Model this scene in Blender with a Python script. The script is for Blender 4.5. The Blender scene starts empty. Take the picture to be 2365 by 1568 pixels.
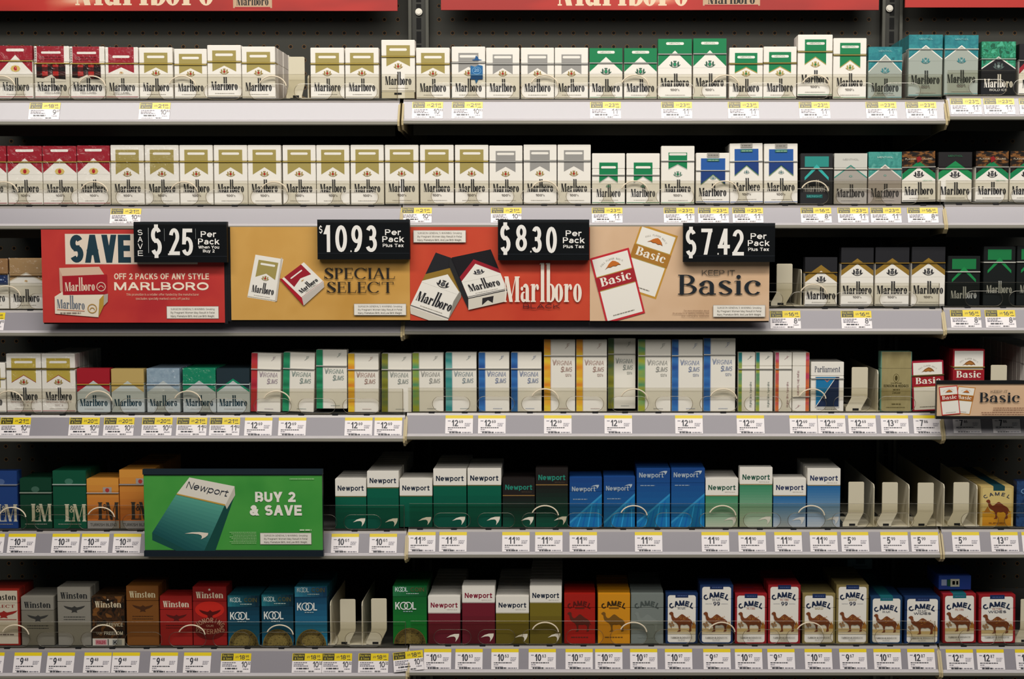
import bpy, bmesh, math, random
from mathutils import Vector, Matrix

random.seed(7)
SC = bpy.context.scene
COL = SC.collection

# ------------------------------------------------------------------ camera, world, lights, exposure
F, D, CAMZ, VPX, VPY = 3500.0, 2.5, 1.5, 1320.0, 784.0
PITCH = math.atan(241.0 / F)
cam_d = bpy.data.cameras.new('camera')
cam_d.sensor_width = 36.0
cam_d.lens = 36.0 * F / 2365.0
cam_d.shift_x = (1182.5 - VPX) / 2365.0
cam_d.clip_start = 0.05
cam = bpy.data.objects.new('camera', cam_d)
COL.objects.link(cam)
cam.location = (0, -D, CAMZ)
cam.rotation_euler = (math.pi / 2 - PITCH, 0, 0)
SC.camera = cam

w = bpy.data.worlds.new('store'); SC.world = w; w.use_nodes = True
w.node_tree.nodes['Background'].inputs[0].default_value = (0.75, 0.92, 1.0, 1)
w.node_tree.nodes['Background'].inputs[1].default_value = 0.035

def area(name, loc, target, sx, sy, energy, color):
    l = bpy.data.lights.new(name, 'AREA'); l.shape = 'RECTANGLE'; l.size = sx; l.size_y = sy
    l.energy = energy; l.color = color
    o = bpy.data.objects.new(name, l); COL.objects.link(o); o.location = loc
    o.rotation_euler = (Vector(target) - Vector(loc)).to_track_quat('-Z', 'Y').to_euler()
    return o
# the ceiling tubes over the counter aisle, then an added fill
area('ceiling_tube_light', (0.0, -1.10, 2.98), (0.0, 0.0, 1.5), 3.6, 0.25, 47, (1.0, 0.945, 0.87))
area('added_fill_light', (0.2, -1.95, 2.95), (0.1, 0.0, 1.2), 3.6, 1.3, 40, (1.0, 0.95, 0.88))  # broad fill added to soften the shade, wide so rail highlights stay faint
SC.view_settings.view_transform = 'Standard'
SC.view_settings.look = 'None'
SC.view_settings.gamma = 1.0
SC.view_settings.use_curve_mapping = False
SC.view_settings.exposure = -0.12

# ------------------------------------------------------------------ small tools
CP, SP = math.cos(PITCH), math.sin(PITCH)
def P(px, py, y):
    """The place in the room on the plane at depth y that the photograph shows at this pixel."""
    dx, up = (px - VPX) / F, (VPY - py) / F
    dy, dz = CP + up * SP, -SP + up * CP
    t = (y + D) / dy
    return Vector((t * dx, y, CAMZ + t * dz))

def lin(h):
    out = []
    for i in (0, 2, 4):
        c = int(h[i:i + 2], 16) / 255.0
        out.append(c / 12.92 if c <= 0.04045 else ((c + 0.055) / 1.055) ** 2.4)
    return (*out, 1.0)

MATS = {}
KIND = {'card': (0.38, 0.0, 0.4), 'foil': (0.35, 0.55, 0.5), 'matte': (0.7, 0.0, 0.3), 'dull': (0.5, 0.0, 0.12), 'paint': (0.42, 0.0, 0.45),
        'gloss': (0.16, 0.0, 0.5), 'rail': (0.22, 0.0, 0.55), 'tag': (0.23, 0.0, 0.42), 'metal': (0.4, 0.6, 0.5)}
def mat(h, kind='card'):
    k = (h, kind)
    if k in MATS: return MATS[k]
    m = bpy.data.materials.new('ink_' + h + '_' + kind); m.use_nodes = True
    b = m.node_tree.nodes['Principled BSDF']
    r, me, sp = KIND[kind]
    b.inputs['Base Color'].default_value = lin(h)
    b.inputs['Roughness'].default_value = r
    b.inputs['Metallic'].default_value = me
    b.inputs['Specular IOR Level'].default_value = sp
    MATS[k] = m
    return m

def noise_mat(name, cols, scale, kind='card', stretch=(1, 1, 1), contrast=(0.3, 0.7), detail=3.0):
    """A printed or mottled pattern of several colours."""
    k = ('noise', name)
    if k in MATS: return MATS[k]
    m = bpy.data.materials.new(name); m.use_nodes = True
    nt = m.node_tree; b = nt.nodes['Principled BSDF']
    r, me, sp = KIND[kind]
    b.inputs['Roughness'].default_value = r; b.inputs['Metallic'].default_value = me
    tc = nt.nodes.new('ShaderNodeTexCoord'); mp = nt.nodes.new('ShaderNodeMapping')
    mp.inputs['Scale'].default_value = stretch
    n = nt.nodes.new('ShaderNodeTexNoise'); n.inputs['Scale'].default_value = scale; n.inputs['Detail'].default_value = detail
    cr = nt.nodes.new('ShaderNodeValToRGB')
    el = cr.color_ramp.elements
    while len(el) < len(cols): el.new(0.5)
    for i, c in enumerate(cols):
        el[i].position = contrast[0] + (contrast[1] - contrast[0]) * i / max(1, len(cols) - 1)
        el[i].color = lin(c)
    nt.links.new(tc.outputs['Object'], mp.inputs[0]); nt.links.new(mp.outputs[0], n.inputs['Vector'])
    nt.links.new(n.outputs['Fac'], cr.inputs[0]); nt.links.new(cr.outputs[0], b.inputs['Base Color'])
    MATS[k] = m
    return m

def clear_mat(name, tint, gloss, bump=0.0, bscale=60.0, rough=0.05, edge=0.12):
    m = bpy.data.materials.new(name); m.use_nodes = True
    nt = m.node_tree; nt.nodes.clear()
    out = nt.nodes.new('ShaderNodeOutputMaterial'); mix = nt.nodes.new('ShaderNodeMixShader')
    tr = nt.nodes.new('ShaderNodeBsdfTransparent'); gl = nt.nodes.new('ShaderNodeBsdfGlossy')
    tr.inputs[0].default_value = lin(tint); gl.inputs['Roughness'].default_value = rough
    gl.inputs[0].default_value = (1, 1, 1, 1)
    lw = nt.nodes.new('ShaderNodeLayerWeight'); lw.inputs['Blend'].default_value = 0.5
    ma = nt.nodes.new('ShaderNodeMath'); ma.operation = 'MULTIPLY_ADD'
    ma.inputs[1].default_value = edge; ma.inputs[2].default_value = gloss
    nt.links.new(lw.outputs['Fresnel'], ma.inputs[0])
    nt.links.new(ma.outputs[0], mix.inputs[0]); nt.links.new(tr.outputs[0], mix.inputs[1]); nt.links.new(gl.outputs[0], mix.inputs[2])
    if bump:
        tc = nt.nodes.new('ShaderNodeTexCoord'); n = nt.nodes.new('ShaderNodeTexNoise'); n.inputs['Scale'].default_value = bscale
        n.inputs['Distortion'].default_value = 1.5
        bp = nt.nodes.new('ShaderNodeBump'); bp.inputs['Strength'].default_value = bump; bp.inputs['Distance'].default_value = 0.01
        nt.links.new(tc.outputs['Object'], n.inputs['Vector']); nt.links.new(n.outputs['Fac'], bp.inputs['Height'])
        nt.links.new(bp.outputs[0], gl.inputs['Normal'])
    nt.links.new(mix.outputs[0], out.inputs[0])
    return m

class MB:
    """Collects faces with materials and links them as ONE mesh."""
    def __init__(s): s.v, s.f, s.m, s.mats = [], [], [], []
    def mi(s, m):
        if m not in s.mats: s.mats.append(m)
        return s.mats.index(m)
    def face(s, pts, m):
        n = len(s.v); s.v.extend(tuple(p) for p in pts); s.f.append(list(range(n, n + len(pts)))); s.m.append(s.mi(m))
    def box(s, a, b, m):
        x0, y0, z0 = a; x1, y1, z1 = b
        n = len(s.v)
        s.v.extend([(x0, y0, z0), (x1, y0, z0), (x1, y1, z0), (x0, y1, z0), (x0, y0, z1), (x1, y0, z1), (x1, y1, z1), (x0, y1, z1)])
        k = s.mi(m)
        for q in ((0, 1, 5, 4), (1, 2, 6, 5), (2, 3, 7, 6), (3, 0, 4, 7), (4, 5, 6, 7), (3, 2, 1, 0)):
            s.f.append([n + i for i in q]); s.m.append(k)
    def prism(s, prof, x0, x1, m, mlist=None):
        """A (y, z) outline swept along x."""
        n = len(s.v); c = len(prof)
        s.v.extend([(x0, y, z) for y, z in prof] + [(x1, y, z) for y, z in prof])
        for i in range(c):
            j = (i + 1) % c
            s.f.append([n + i, n + j, n + c + j, n + c + i]); s.m.append(s.mi(mlist[i] if mlist and mlist[i] else m))
        s.f.append([n + i for i in range(c)][::-1]); s.m.append(s.mi(m))
        s.f.append([n + c + i for i in range(c)]); s.m.append(s.mi(m))
    def slab(s, outline, y0, y1, m):
        """An (x, z) outline given depth from y0 to y1."""
        n = len(s.v); c = len(outline)
        s.v.extend([(x, y0, z) for x, z in outline] + [(x, y1, z) for x, z in outline])
        k = s.mi(m)
        s.f.append([n + i for i in range(c)]); s.m.append(k)
        s.f.append([n + c + i for i in range(c)][::-1]); s.m.append(k)
        for i in range(c):
            j = (i + 1) % c
            s.f.append([n + i, n + c + i, n + c + j, n + j]); s.m.append(k)
    def tube(s, pts, r, m, n=8):
        k = s.mi(m); base = len(s.v); L = len(pts)
        for i, p in enumerate(pts):
            p = Vector(p)
            d = (Vector(pts[min(i + 1, L - 1)]) - Vector(pts[max(i - 1, 0)])).normalized()
            u = d.cross(Vector((0, 1, 0)));
            if u.length < 1e-4: u = d.cross(Vector((0, 0, 1)))
            u.normalize(); v = d.cross(u)
            for q in range(n):
                a = 2 * math.pi * q / n
                s.v.append(tuple(p + u * (r * math.cos(a)) + v * (r * math.sin(a))))
        for i in range(L - 1):
            for q in range(n):
                a, b = base + i * n + q, base + i * n + (q + 1) % n
                s.f.append([a, b, b + n, a + n]); s.m.append(k)
        s.f.append([base + q for q in range(n)][::-1]); s.m.append(k)
        s.f.append([base + (L - 1) * n + q for q in range(n)]); s.m.append(k)
    def mesh(s, name, bevel=0.0):
        me = bpy.data.meshes.new(name)
        me.from_pydata(s.v, [], s.f)
        for m in s.mats: me.materials.append(m)
        me.polygons.foreach_set('material_index', s.m)
        bm = bmesh.new(); bm.from_mesh(me)
        bmesh.ops.recalc_face_normals(bm, faces=bm.faces)
        if bevel:
            bmesh.ops.bevel(bm, geom=[e for e in bm.edges if len(e.link_faces) == 2 and e.calc_face_angle(0) > 0.6], offset=bevel, segments=2, affect='EDGES', clamp_overlap=True)
        bm.to_mesh(me); bm.free(); me.update()
        return me

def link(name, me, parent=None):
    o = bpy.data.objects.new(name, me); COL.objects.link(o)
    if parent is not None: o.parent = parent
    return o
def tag(o, label, cat, group=None):
    o['label'] = label; o['category'] = cat
    if group: o['group'] = group
    return o
def root(name, loc, label, cat, group=None):
    o = bpy.data.objects.new(name, None); o.empty_display_size = 0.02; COL.objects.link(o); o.location = loc
    return tag(o, label, cat, group)
def structure(o):
    o['kind'] = 'structure'; return o

# ------------------------------------------------------------------ lettering
def E(cx, cy, rx, ry, a0, a1, n=9):
    n = int(n * 1.5)
    return [(cx + rx * math.cos(math.radians(a0 + (a1 - a0) * i / n)), cy + ry * math.sin(math.radians(a0 + (a1 - a0) * i / n))) for i in range(n + 1)]
S_ = lambda k=1.0, w=.58: [[(x * w / .58, y * k) for x, y in E(.29, .755, .27, .245, 28, 270) + E(.29, .265, .29, .265, 88, -152)]]
o_ = E(.27, .36, .27, .36, 0, 360, 14)
GLYPH = {
'A': (.7, [[(0, 0), (.35, 1), (.7, 0)], [(.13, .34), (.57, .34)]]),
'B': (.6, [[(.33, .52), (0, .52)], [(0, .52), (0, 1), (.33, 1)] + E(.33, .76, .23, .24, 90, -90), [(0, .52), (0, 0), (.35, 0)] + E(.35, .26, .25, .26, -90, 90)]),
'C': (.66, [E(.36, .5, .36, .5, 46, 314, 14)]), 'D': (.64, [[(.25, 0), (0, 0), (0, 1), (.25, 1)] + E(.25, .5, .39, .5, 90, -90)]),
'E': (.5, [[(.5, 1), (0, 1), (0, 0), (.52, 0)], [(0, .52), (.46, .52)]]), 'F': (.46, [[(.48, 1), (0, 1), (0, 0)], [(0, .5), (.42, .5)]]),
'G': (.72, [E(.37, .5, .37, .5, 46, 340, 14) + [(.72, .46), (.42, .46)]]), 'H': (.6, [[(0, 0), (0, 1)], [(.6, 0), (.6, 1)], [(0, .52), (.6, .52)]]),
'I': (.0, [[(0, 0), (0, 1)]]), 'J': (.44, [[(.44, 1), (.44, .24)] + E(.22, .24, .22, .24, 0, -180)]), 'K': (.6, [[(0, 0), (0, 1)], [(.58, 1), (0, .36)], [(.2, .57), (.62, 0)]]),
'L': (.46, [[(0, 1), (0, 0), (.48, 0)]]), 'M': (.76, [[(0, 0), (0, 1), (.38, .02), (.76, 1), (.76, 0)]]), 'N': (.62, [[(0, 0), (0, 1), (.62, 0), (.62, 1)]]),
'O': (.74, [E(.37, .5, .37, .5, 0, 360, 18)]), 'P': (.56, [[(0, 0), (0, 1), (.3, 1)] + E(.3, .74, .26, .26, 90, -90) + [(0, .48)]]),
'Q': (.74, [E(.37, .5, .37, .5, 0, 360, 18), [(.46, .26), (.74, 0)]]), 'R': (.58, [[(0, 0), (0, 1), (.3, 1)] + E(.3, .74, .26, .26, 90, -90) + [(0, .48)], [(.3, .48), (.58, 0)]]),
'S': (.58, S_()), 'T': (.6, [[(0, 1), (.6, 1)], [(.3, 1), (.3, 0)]]), 'U': (.6, [[(0, 1), (0, .3)] + E(.3, .3, .3, .3, 180, 360) + [(.6, 1)]]),
'V': (.68, [[(0, 1), (.34, 0), (.68, 1)]]), 'W': (1.0, [[(0, 1), (.25, 0), (.5, 1), (.75, 0), (1, 1)]]), 'X': (.64, [[(0, 0), (.64, 1)], [(0, 1), (.64, 0)]]),
'Y': (.66, [[(0, 1), (.33, .46), (.66, 1)], [(.33, .46), (.33, 0)]]), 'Z': (.56, [[(0, 1), (.56, 1), (0, 0), (.58, 0)]]),
'0': (.52, [E(.26, .5, .26, .5, 0, 360, 16)]), '1': (.24, [[(0, .76), (.24, 1), (.24, 0)]]), '2': (.52, [E(.26, .72, .25, .28, 168, -34) + [(0, 0), (.54, 0)]]),
'3': (.52, [E(.25, .755, .23, .245, 155, -88) + E(.25, .265, .27, .265, 88, -155)]), '4': (.56, [[(.41, 0), (.41, 1), (0, .28), (.58, .28)]]),
'5': (.52, [[(.48, 1), (.08, 1), (.03, .48)] + E(.25, .32, .27, .33, 130, -152)]), '6': (.52, [E(.26, .31, .26, .31, 0, 360, 14), E(.36, .36, .36, .64, 184, 80, 8)]),
'7': (.52, [[(0, 1), (.54, 1), (.18, 0)]]), '8': (.52, [E(.26, .76, .22, .24, 0, 360, 14), E(.26, .26, .26, .26, 0, 360, 14)]), '9': (.52, [E(.26, .69, .26, .31, 0, 360, 14), E(.16, .64, .36, .64, 4, -100, 8)]),
'a': (.48, [E(.25, .48, .22, .24, 158, 0, 7) + [(.47, 0)], E(.235, .2, .235, .2, 0, 360, 12)]), 'b': (.54, [[(0, 0), (0, 1)], o_]), 'c': (.48, [E(.27, .36, .27, .36, 44, 316, 12)]),
'd': (.54, [[(.54, 0), (.54, 1)], o_]), 'e': (.54, [[(0, .36), (.54, .36)] + E(.27, .36, .27, .36, 4, 318, 12)]), 'f': (.26, [E(.27, .8, .17, .2, 70, 180, 5) + [(.1, 0)], [(-.04, .7), (.26, .7)]]),
'g': (.54, [o_, [(.54, .72), (.54, -.06)] + E(.27, -.06, .27, .19, 0, -150, 7)]), 'h': (.48, [[(0, 0), (0, 1)], E(.24, .44, .24, .28, 180, 0, 8) + [(.48, 0)]]),
'i': (.0, [[(0, 0), (0, .72)], [(0, .92), (0, 1.02)]]), 'j': (.1, [[(.1, .72), (.1, -.1), (-.04, -.22)], [(.1, .92), (.1, 1.02)]]), 'k': (.46, [[(0, 0), (0, 1)], [(.44, .72), (0, .28)], [(.14, .42), (.48, 0)]]),
'l': (.0, [[(0, 0), (0, 1)]]), 'm': (.8, [[(0, 0), (0, .72)], E(.2, .46, .2, .26, 180, 0, 7) + [(.4, 0)], E(.6, .46, .2, .26, 180, 0, 7) + [(.8, 0)]]), 'n': (.48, [[(0, 0), (0, .72)], E(.24, .44, .24, .28, 180, 0, 8) + [(.48, 0)]]),
'o': (.54, [o_]), 'p': (.54, [[(0, .72), (0, -.26)], o_]), 'q': (.54, [[(.54, .72), (.54, -.26)], o_]), 'r': (.28, [[(0, 0), (0, .72)], E(.24, .44, .24, .28, 180, 70, 5)]),
's': (.44, [[(x * .76, y * .72) for x, y in S_()[0]]]), 't': (.3, [[(.12, .94), (.12, 0), (.3, 0)], [(-.05, .72), (.3, .72)]]), 'u': (.48, [[(0, .72), (0, .26)] + E(.24, .26, .24, .26, 180, 360, 8), [(.48, .72), (.48, 0)]]),
'v': (.5, [[(0, .72), (.25, 0), (.5, .72)]]), 'w': (.78, [[(0, .72), (.195, 0), (.39, .72), (.585, 0), (.78, .72)]]), 'x': (.48, [[(0, 0), (.48, .72)], [(0, .72), (.48, 0)]]), 'y': (.5, [[(0, .72), (.25, 0)], [(.5, .72), (.19, -.24), (.04, -.24)]]),
'z': (.44, [[(0, .72), (.44, .72), (0, 0), (.46, 0)]]), '&': (.66, [[(.68, 0), (.12, .74)], E(.29, .79, .18, .21, 196, -40, 8), [(.43, .66), (.1, .38)], E(.25, .24, .25, .24, 128, 330, 8), [(.46, .12), (.62, .48)]]),
'$': (.58, S_() + [[(.29, 1.0), (.29, 1.1)], [(.29, 0), (.29, -.1)]]), '.': (.0, [[(0, 0), (0, .02)]]), ',': (.0, [[(0, .06), (-.05, -.14)]]), "'": (.0, [[(0, .8), (0, 1.02)]]), ':': (.0, [[(0, .02), (0, .12)], [(0, .6), (0, .7)]]),
'(': (.16, [E(.3, .4, .3, .6, 120, 240, 6)]), ')': (.16, [E(-.14, .4, .3, .6, 60, -60, 6)]), '-': (.26, [[(0, .36), (.26, .36)]]), '/': (.3, [[(0, -.05), (.3, 1.05)]]), ' ': (.14, [])}
def seg(p, q, t):
    """One straight stroke, cut level at its ends."""
    t *= 1 + .012 * random.random()
    dx, dy = q[0] - p[0], q[1] - p[1]
    if abs(dy) >= .45 * abs(dx):
        if dy < 0: p, q = q, p
        k = t / 2 * min(1.4, math.hypot(dx, dy) / max(abs(dy), 1e-9)); e = t / 2
        return [(p[0] - k, p[1] - e), (p[0] + k, p[1] - e), (q[0] + k, q[1] + e), (q[0] - k, q[1] + e)]
    if dx < 0: p, q = q, p
    return [(p[0] - t / 2, p[1] - t / 2), (q[0] + t / 2, q[1] - t / 2), (q[0] + t / 2, q[1] + t / 2), (p[0] - t / 2, p[1] + t / 2)]
def band(pts, t):
    """A curved stroke of even width; its inner side never folds past the curve's centre."""
    n = len(pts); closed = math.hypot(pts[0][0] - pts[-1][0], pts[0][1] - pts[-1][1]) < 1e-4 * t and n > 3
    off = []
    for i in range(n):
        a = pts[i - 1] if i else (pts[-2] if closed else pts[0]); b = pts[i + 1] if i < n - 1 else (pts[1] if closed else pts[-1]); p = pts[i]
        tx, ty = b[0] - a[0], b[1] - a[1]; L = math.hypot(tx, ty) or 1e-9; nx, ny = -ty / L, tx / L
        k = min(max(i, 1), n - 2) if not closed else i
        u, v, w_ = (pts[k - 1] if k else pts[-2]), pts[k], (pts[k + 1] if k < n - 1 else pts[1])
        cr = (v[0] - u[0]) * (w_[1] - u[1]) - (v[1] - u[1]) * (w_[0] - u[0])
        Rr = math.dist(u, v) * math.dist(v, w_) * math.dist(u, w_) / (2 * abs(cr) + 1e-12)
        lt, rt = t / 2, t / 2
        if cr > 0: lt = min(lt, Rr * .96)
        else: rt = min(rt, Rr * .96)
        off.append(((p[0] + nx * lt, p[1] + ny * lt), (p[0] - nx * rt, p[1] - ny * rt)))
    return [[off[i][0], off[i][1], off[i + 1][1], off[i + 1][0]] for i in range(n - 1)]
RUNS = {}
def runs_of(ch):
    """A letter's strokes, parted at their sharp corners."""
    if ch in RUNS: return RUNS[ch]
    out = []
    for pts in GLYPH.get(ch, GLYPH['-'])[1]:
        run = [pts[0]]
        for c in pts[1:]:
            if len(run) > 1:
                a, b = run[-2], run[-1]
                d = abs((math.atan2(c[1] - b[1], c[0] - b[0]) - math.atan2(b[1] - a[1], b[0] - a[0]) + math.pi) % (2 * math.pi) - math.pi)
                if d > 0.75: out.append(run); run = [b]
            run.append(c)
        out.append(run)
    RUNS[ch] = out
    return out
def sans(txt, h, w=None, bold=0.0):
    """Plain even-stroke lettering of cap height h (and overall width w), starting at x 0 on the baseline."""
    t = h * (.115 + bold * 2.1); gl = [GLYPH.get(ch, GLYPH['-']) for ch in txt]; n = len(txt)
    sk = sum(g[0] for g in gl); gaps = .11 * (n - 1)
    if w:
        t = min(t, w / max(n, 1) * .52)
        kx = max((w - n * t) / max(sk + gaps, .01), h * .12) if sk + gaps > .01 else h
    else: kx = h
    ky = h - t; out = []; x = t / 2
    for ch in txt:
        adv = GLYPH.get(ch, GLYPH['-'])[0]
        for ln in runs_of(ch):
            q = [(x + px * kx, t / 2 + py * ky) for px, py in ln]
            if len(q) == 2: out.append(seg(q[0], q[1], t))
            elif len(q) > 2: out.extend(band(q, t))
        x += adv * kx + t + .11 * kx
    return out, x - t / 2 - .11 * kx
def arc(cx, cy, rx, ry, a0, a1, tx, ty, n=12):
    out = []
    for i in range(n):
        q = []
        for a, inner in ((a0 + (a1 - a0) * i / n, 0), (a0 + (a1 - a0) * (i + 1) / n, 0), (a0 + (a1 - a0) * (i + 1) / n, 1), (a0 + (a1 - a0) * i / n, 1)):
            r = math.radians(a)
            q.append((cx + (rx - tx * inner) * math.cos(r), cy + (ry - ty * inner) * math.sin(r)))
        out.append(q)
    return out
def R(x0, y0, x1, y1): return [(x0, y0), (x1, y0), (x1, y1), (x0, y1)]
def serif_glyph(ch, T, asc):
    """High contrast serif letters; x-height 1, capitals 1.42."""
    C, t, s = 1.42, 0.07, 0.08
    g = []
    def stem(x, y0, y1, foot=1, top=0, wd=T):
        g.append(R(x, y0, x + wd, y1))
        if foot: g.append(R(x - s, y0, x + wd + s, y0 + t))
        if top == 1: g.append([(x - s - .04, y1 - .1), (x + .02, y1 - .05), (x + .02, y1), (x - s, y1 - .03)])
        if top == 2: g.append(R(x - s, y1 - t, x + wd + s, y1))
    def stroke(p, q, wd): g.append([(p[0], p[1]), (p[0] + wd, p[1]), (q[0] + wd, q[1]), (q[0], q[1])])
    if ch == 'l': stem(s, 0, asc, 1, 1); return g, T + 2 * s
    if ch == 'i':
        stem(s, 0, 1, 1, 1); g.extend(arc(s + T / 2, 1.27, T * .55, .14, 0, 360, T * .54, .13, 10)); return g, T + 2 * s
    if ch == 'r':
        stem(s, 0, 1, 1, 1); g.extend(arc(s + T + .2, .66, .24, .34, 50, 180, .07, .1, 8))
        g.extend(arc(s + T + .27, .8, .13, .14, 0, 360, .12, .13, 8)); return g, T + s + .42
    if ch in 'nm':
        x = s; stem(x, 0, 1, 1, 1)
        for k in range(1 if ch == 'n' else 2):
            g.extend(arc(x + T * .5 + .34, .62, .34 + T * .5, .38, 0, 180, T, .1, 10)); x += .68; stem(x, 0, .64, 1)
        return g, x + T + s
    if ch == 'o': g.extend(arc(.43, .5, .43, .52, 0, 360, T, .07, 20)); return g, .86
    if ch == 'a':
        x = .5; stem(x, 0, .66, 0); g.append(R(x, 0, x + T + .1, t * 1.2))
        g.extend(arc(x + T - .33, .64, .33, .38, 0, 150, T, .09, 8)); g.extend(arc(.14, .74, .13, .12, 0, 360, .12, .11, 8))
        g.extend(arc(.3, .28, .3, .3, 60, 330, T * .85, .08, 12)); return g, x + T + .1
    if ch == 'b':
        stem(s, 0, asc, 0, 1); g.extend(arc(s + T * .5 + .2, .5, .2 + T * .9, .52, -100, 100, T, .08, 14)); g.append(R(s, 0, s + T + .1, t)); return g, s + .2 + T * 1.45
    if ch == 'c':
        g.extend(arc(.42, .5, .42, .52, 45, 320, T, .08, 16)); g.extend(arc(.63, .76, .13, .13, 0, 360, .12, .12, 8)); return g, .8
    if ch == 'e':
        g.extend(arc(.42, .5, .42, .52, 0, 318, T, .08, 16)); g.append(R(.2, .48, .8, .55)); return g, .84
    if ch == 's':
        g.extend(arc(.33, .74, .3, .28, 20, 240, T * .8, .08, 10)); g.extend(arc(.33, .26, .33, .28, -160, 60, T * .8, .08, 10))
        g.append([(.08, .62), (.2, .78), (.6, .4), (.5, .22)]); return g, .68
    if ch == 't':
        stem(.14, .1, 1.28, 0); g.append(R(0, .93, .14 + T + .18, 1.0)); g.extend(arc(.14 + T + .08, .2, T + .08, .21, 180, 300, T, .07, 7)); return g, T + .36
    if ch == 'M':
        stem(.06, 0, C, 1, 0, .09); stem(1.12, 0, C, 1, 2, T); g.append(R(0, C - t, .3, C))
        stroke((.5, 0), (.06, C), T * 1.02); stroke((.58, 0), (1.1, C), .08); return g, 1.2 + T
    if ch == 'W':
        stroke((.3, 0), (0, C), T); stroke((.36, 0), (.66, C), .1); stroke((.86, 0), (.56, C), T); stroke((.94, 0), (1.28, C), .08)
        g.append(R(-.08, C - t, T + .1, C)); g.append(R(.5, C - t, .66 + T, C)); g.append(R(1.14, C - t, 1.46, C)); return g, 1.42
    if ch in 'PB':
        stem(s, 0, C, 1, 2); w = .3
        g.extend(arc(s + T + .1, C - .36, w + .1, .36, -90, 90, T, .07, 10)); g.append(R(s, C - t, s + T + .1, C)); g.append(R(s, C - .72, s + T + .1, C - .72 + t))
        if ch == 'B': g.extend(arc(s + T + .1, .37, w + .2, .37, -90, 90, T, .07, 10)); g.append(R(s, 0, s + T + .1, t))
        return g, s + T + .1 + w + (.2 if ch == 'B' else .12)
    if ch in 'EL':
        stem(s, 0, C, 1, 2); e = s + T + .5
        g.append(R(s, 0, e, t)); g.append([(e - .06, 0), (e, 0), (e + .06, .36), (e + .01, .36)])
        if ch == 'E':
            g.append(R(s, C - t, e, C)); g.append(R(e - .05, C - .32, e, C)); g.append(R(s, .7, e - .14, .7 + t)); g.append(R(e - .17, .58, e - .12, .9))
        return g, e + .06
    if ch == 'S':
        g.extend(arc(.42, 1.06, .38, .38, 15, 245, T * .9, .08, 12)); g.extend(arc(.42, .37, .42, .39, -165, 65, T * .9, .08, 12))
        g.append([(.1, .92), (.24, 1.1), (.76, .54), (.62, .32)]); g.append(R(.74, 1.02, .8, 1.42)); g.append(R(.0, .02, .06, .44)); return g, .86
    if ch == 'C':
        g.extend(arc(.62, .71, .62, .74, 40, 320, T, .08, 18)); g.append(R(1.08, .96, 1.14, 1.42)); return g, 1.18
    if ch == 'I': stem(s, 0, C, 1, 2); return g, T + 2 * s
    if ch == 'A':
        stroke((.06, 0), (.52, C), .09); stroke((.86, 0), (.46, C), T); g.append(R(.28, .44, .92, .44 + t)); g.append(R(-.04, 0, .26, t)); g.append(R(.76, 0, .96 + T, t)); return g, .92 + T
    if ch == 'T':
        stem(.5, 0, C, 1); g.append(R(.06, C - t, .94 + T, C)); g.append(R(.06, C - .34, .12, C)); g.append(R(.88 + T, C - .34, .94 + T, C)); return g, 1.0 + T
    if ch == ' ': return g, .4
    q, w_ = sans(ch, 1.42, None, .03); return q, w_ + .05
def serif(txt, T, asc):
    out, x = [], 0.0
    for ch in txt:
        g, adv = serif_glyph(ch, T, asc)
        out.extend([[(px + x, py) for px, py in f] for f in g]); x += adv + .09
    return out

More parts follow.
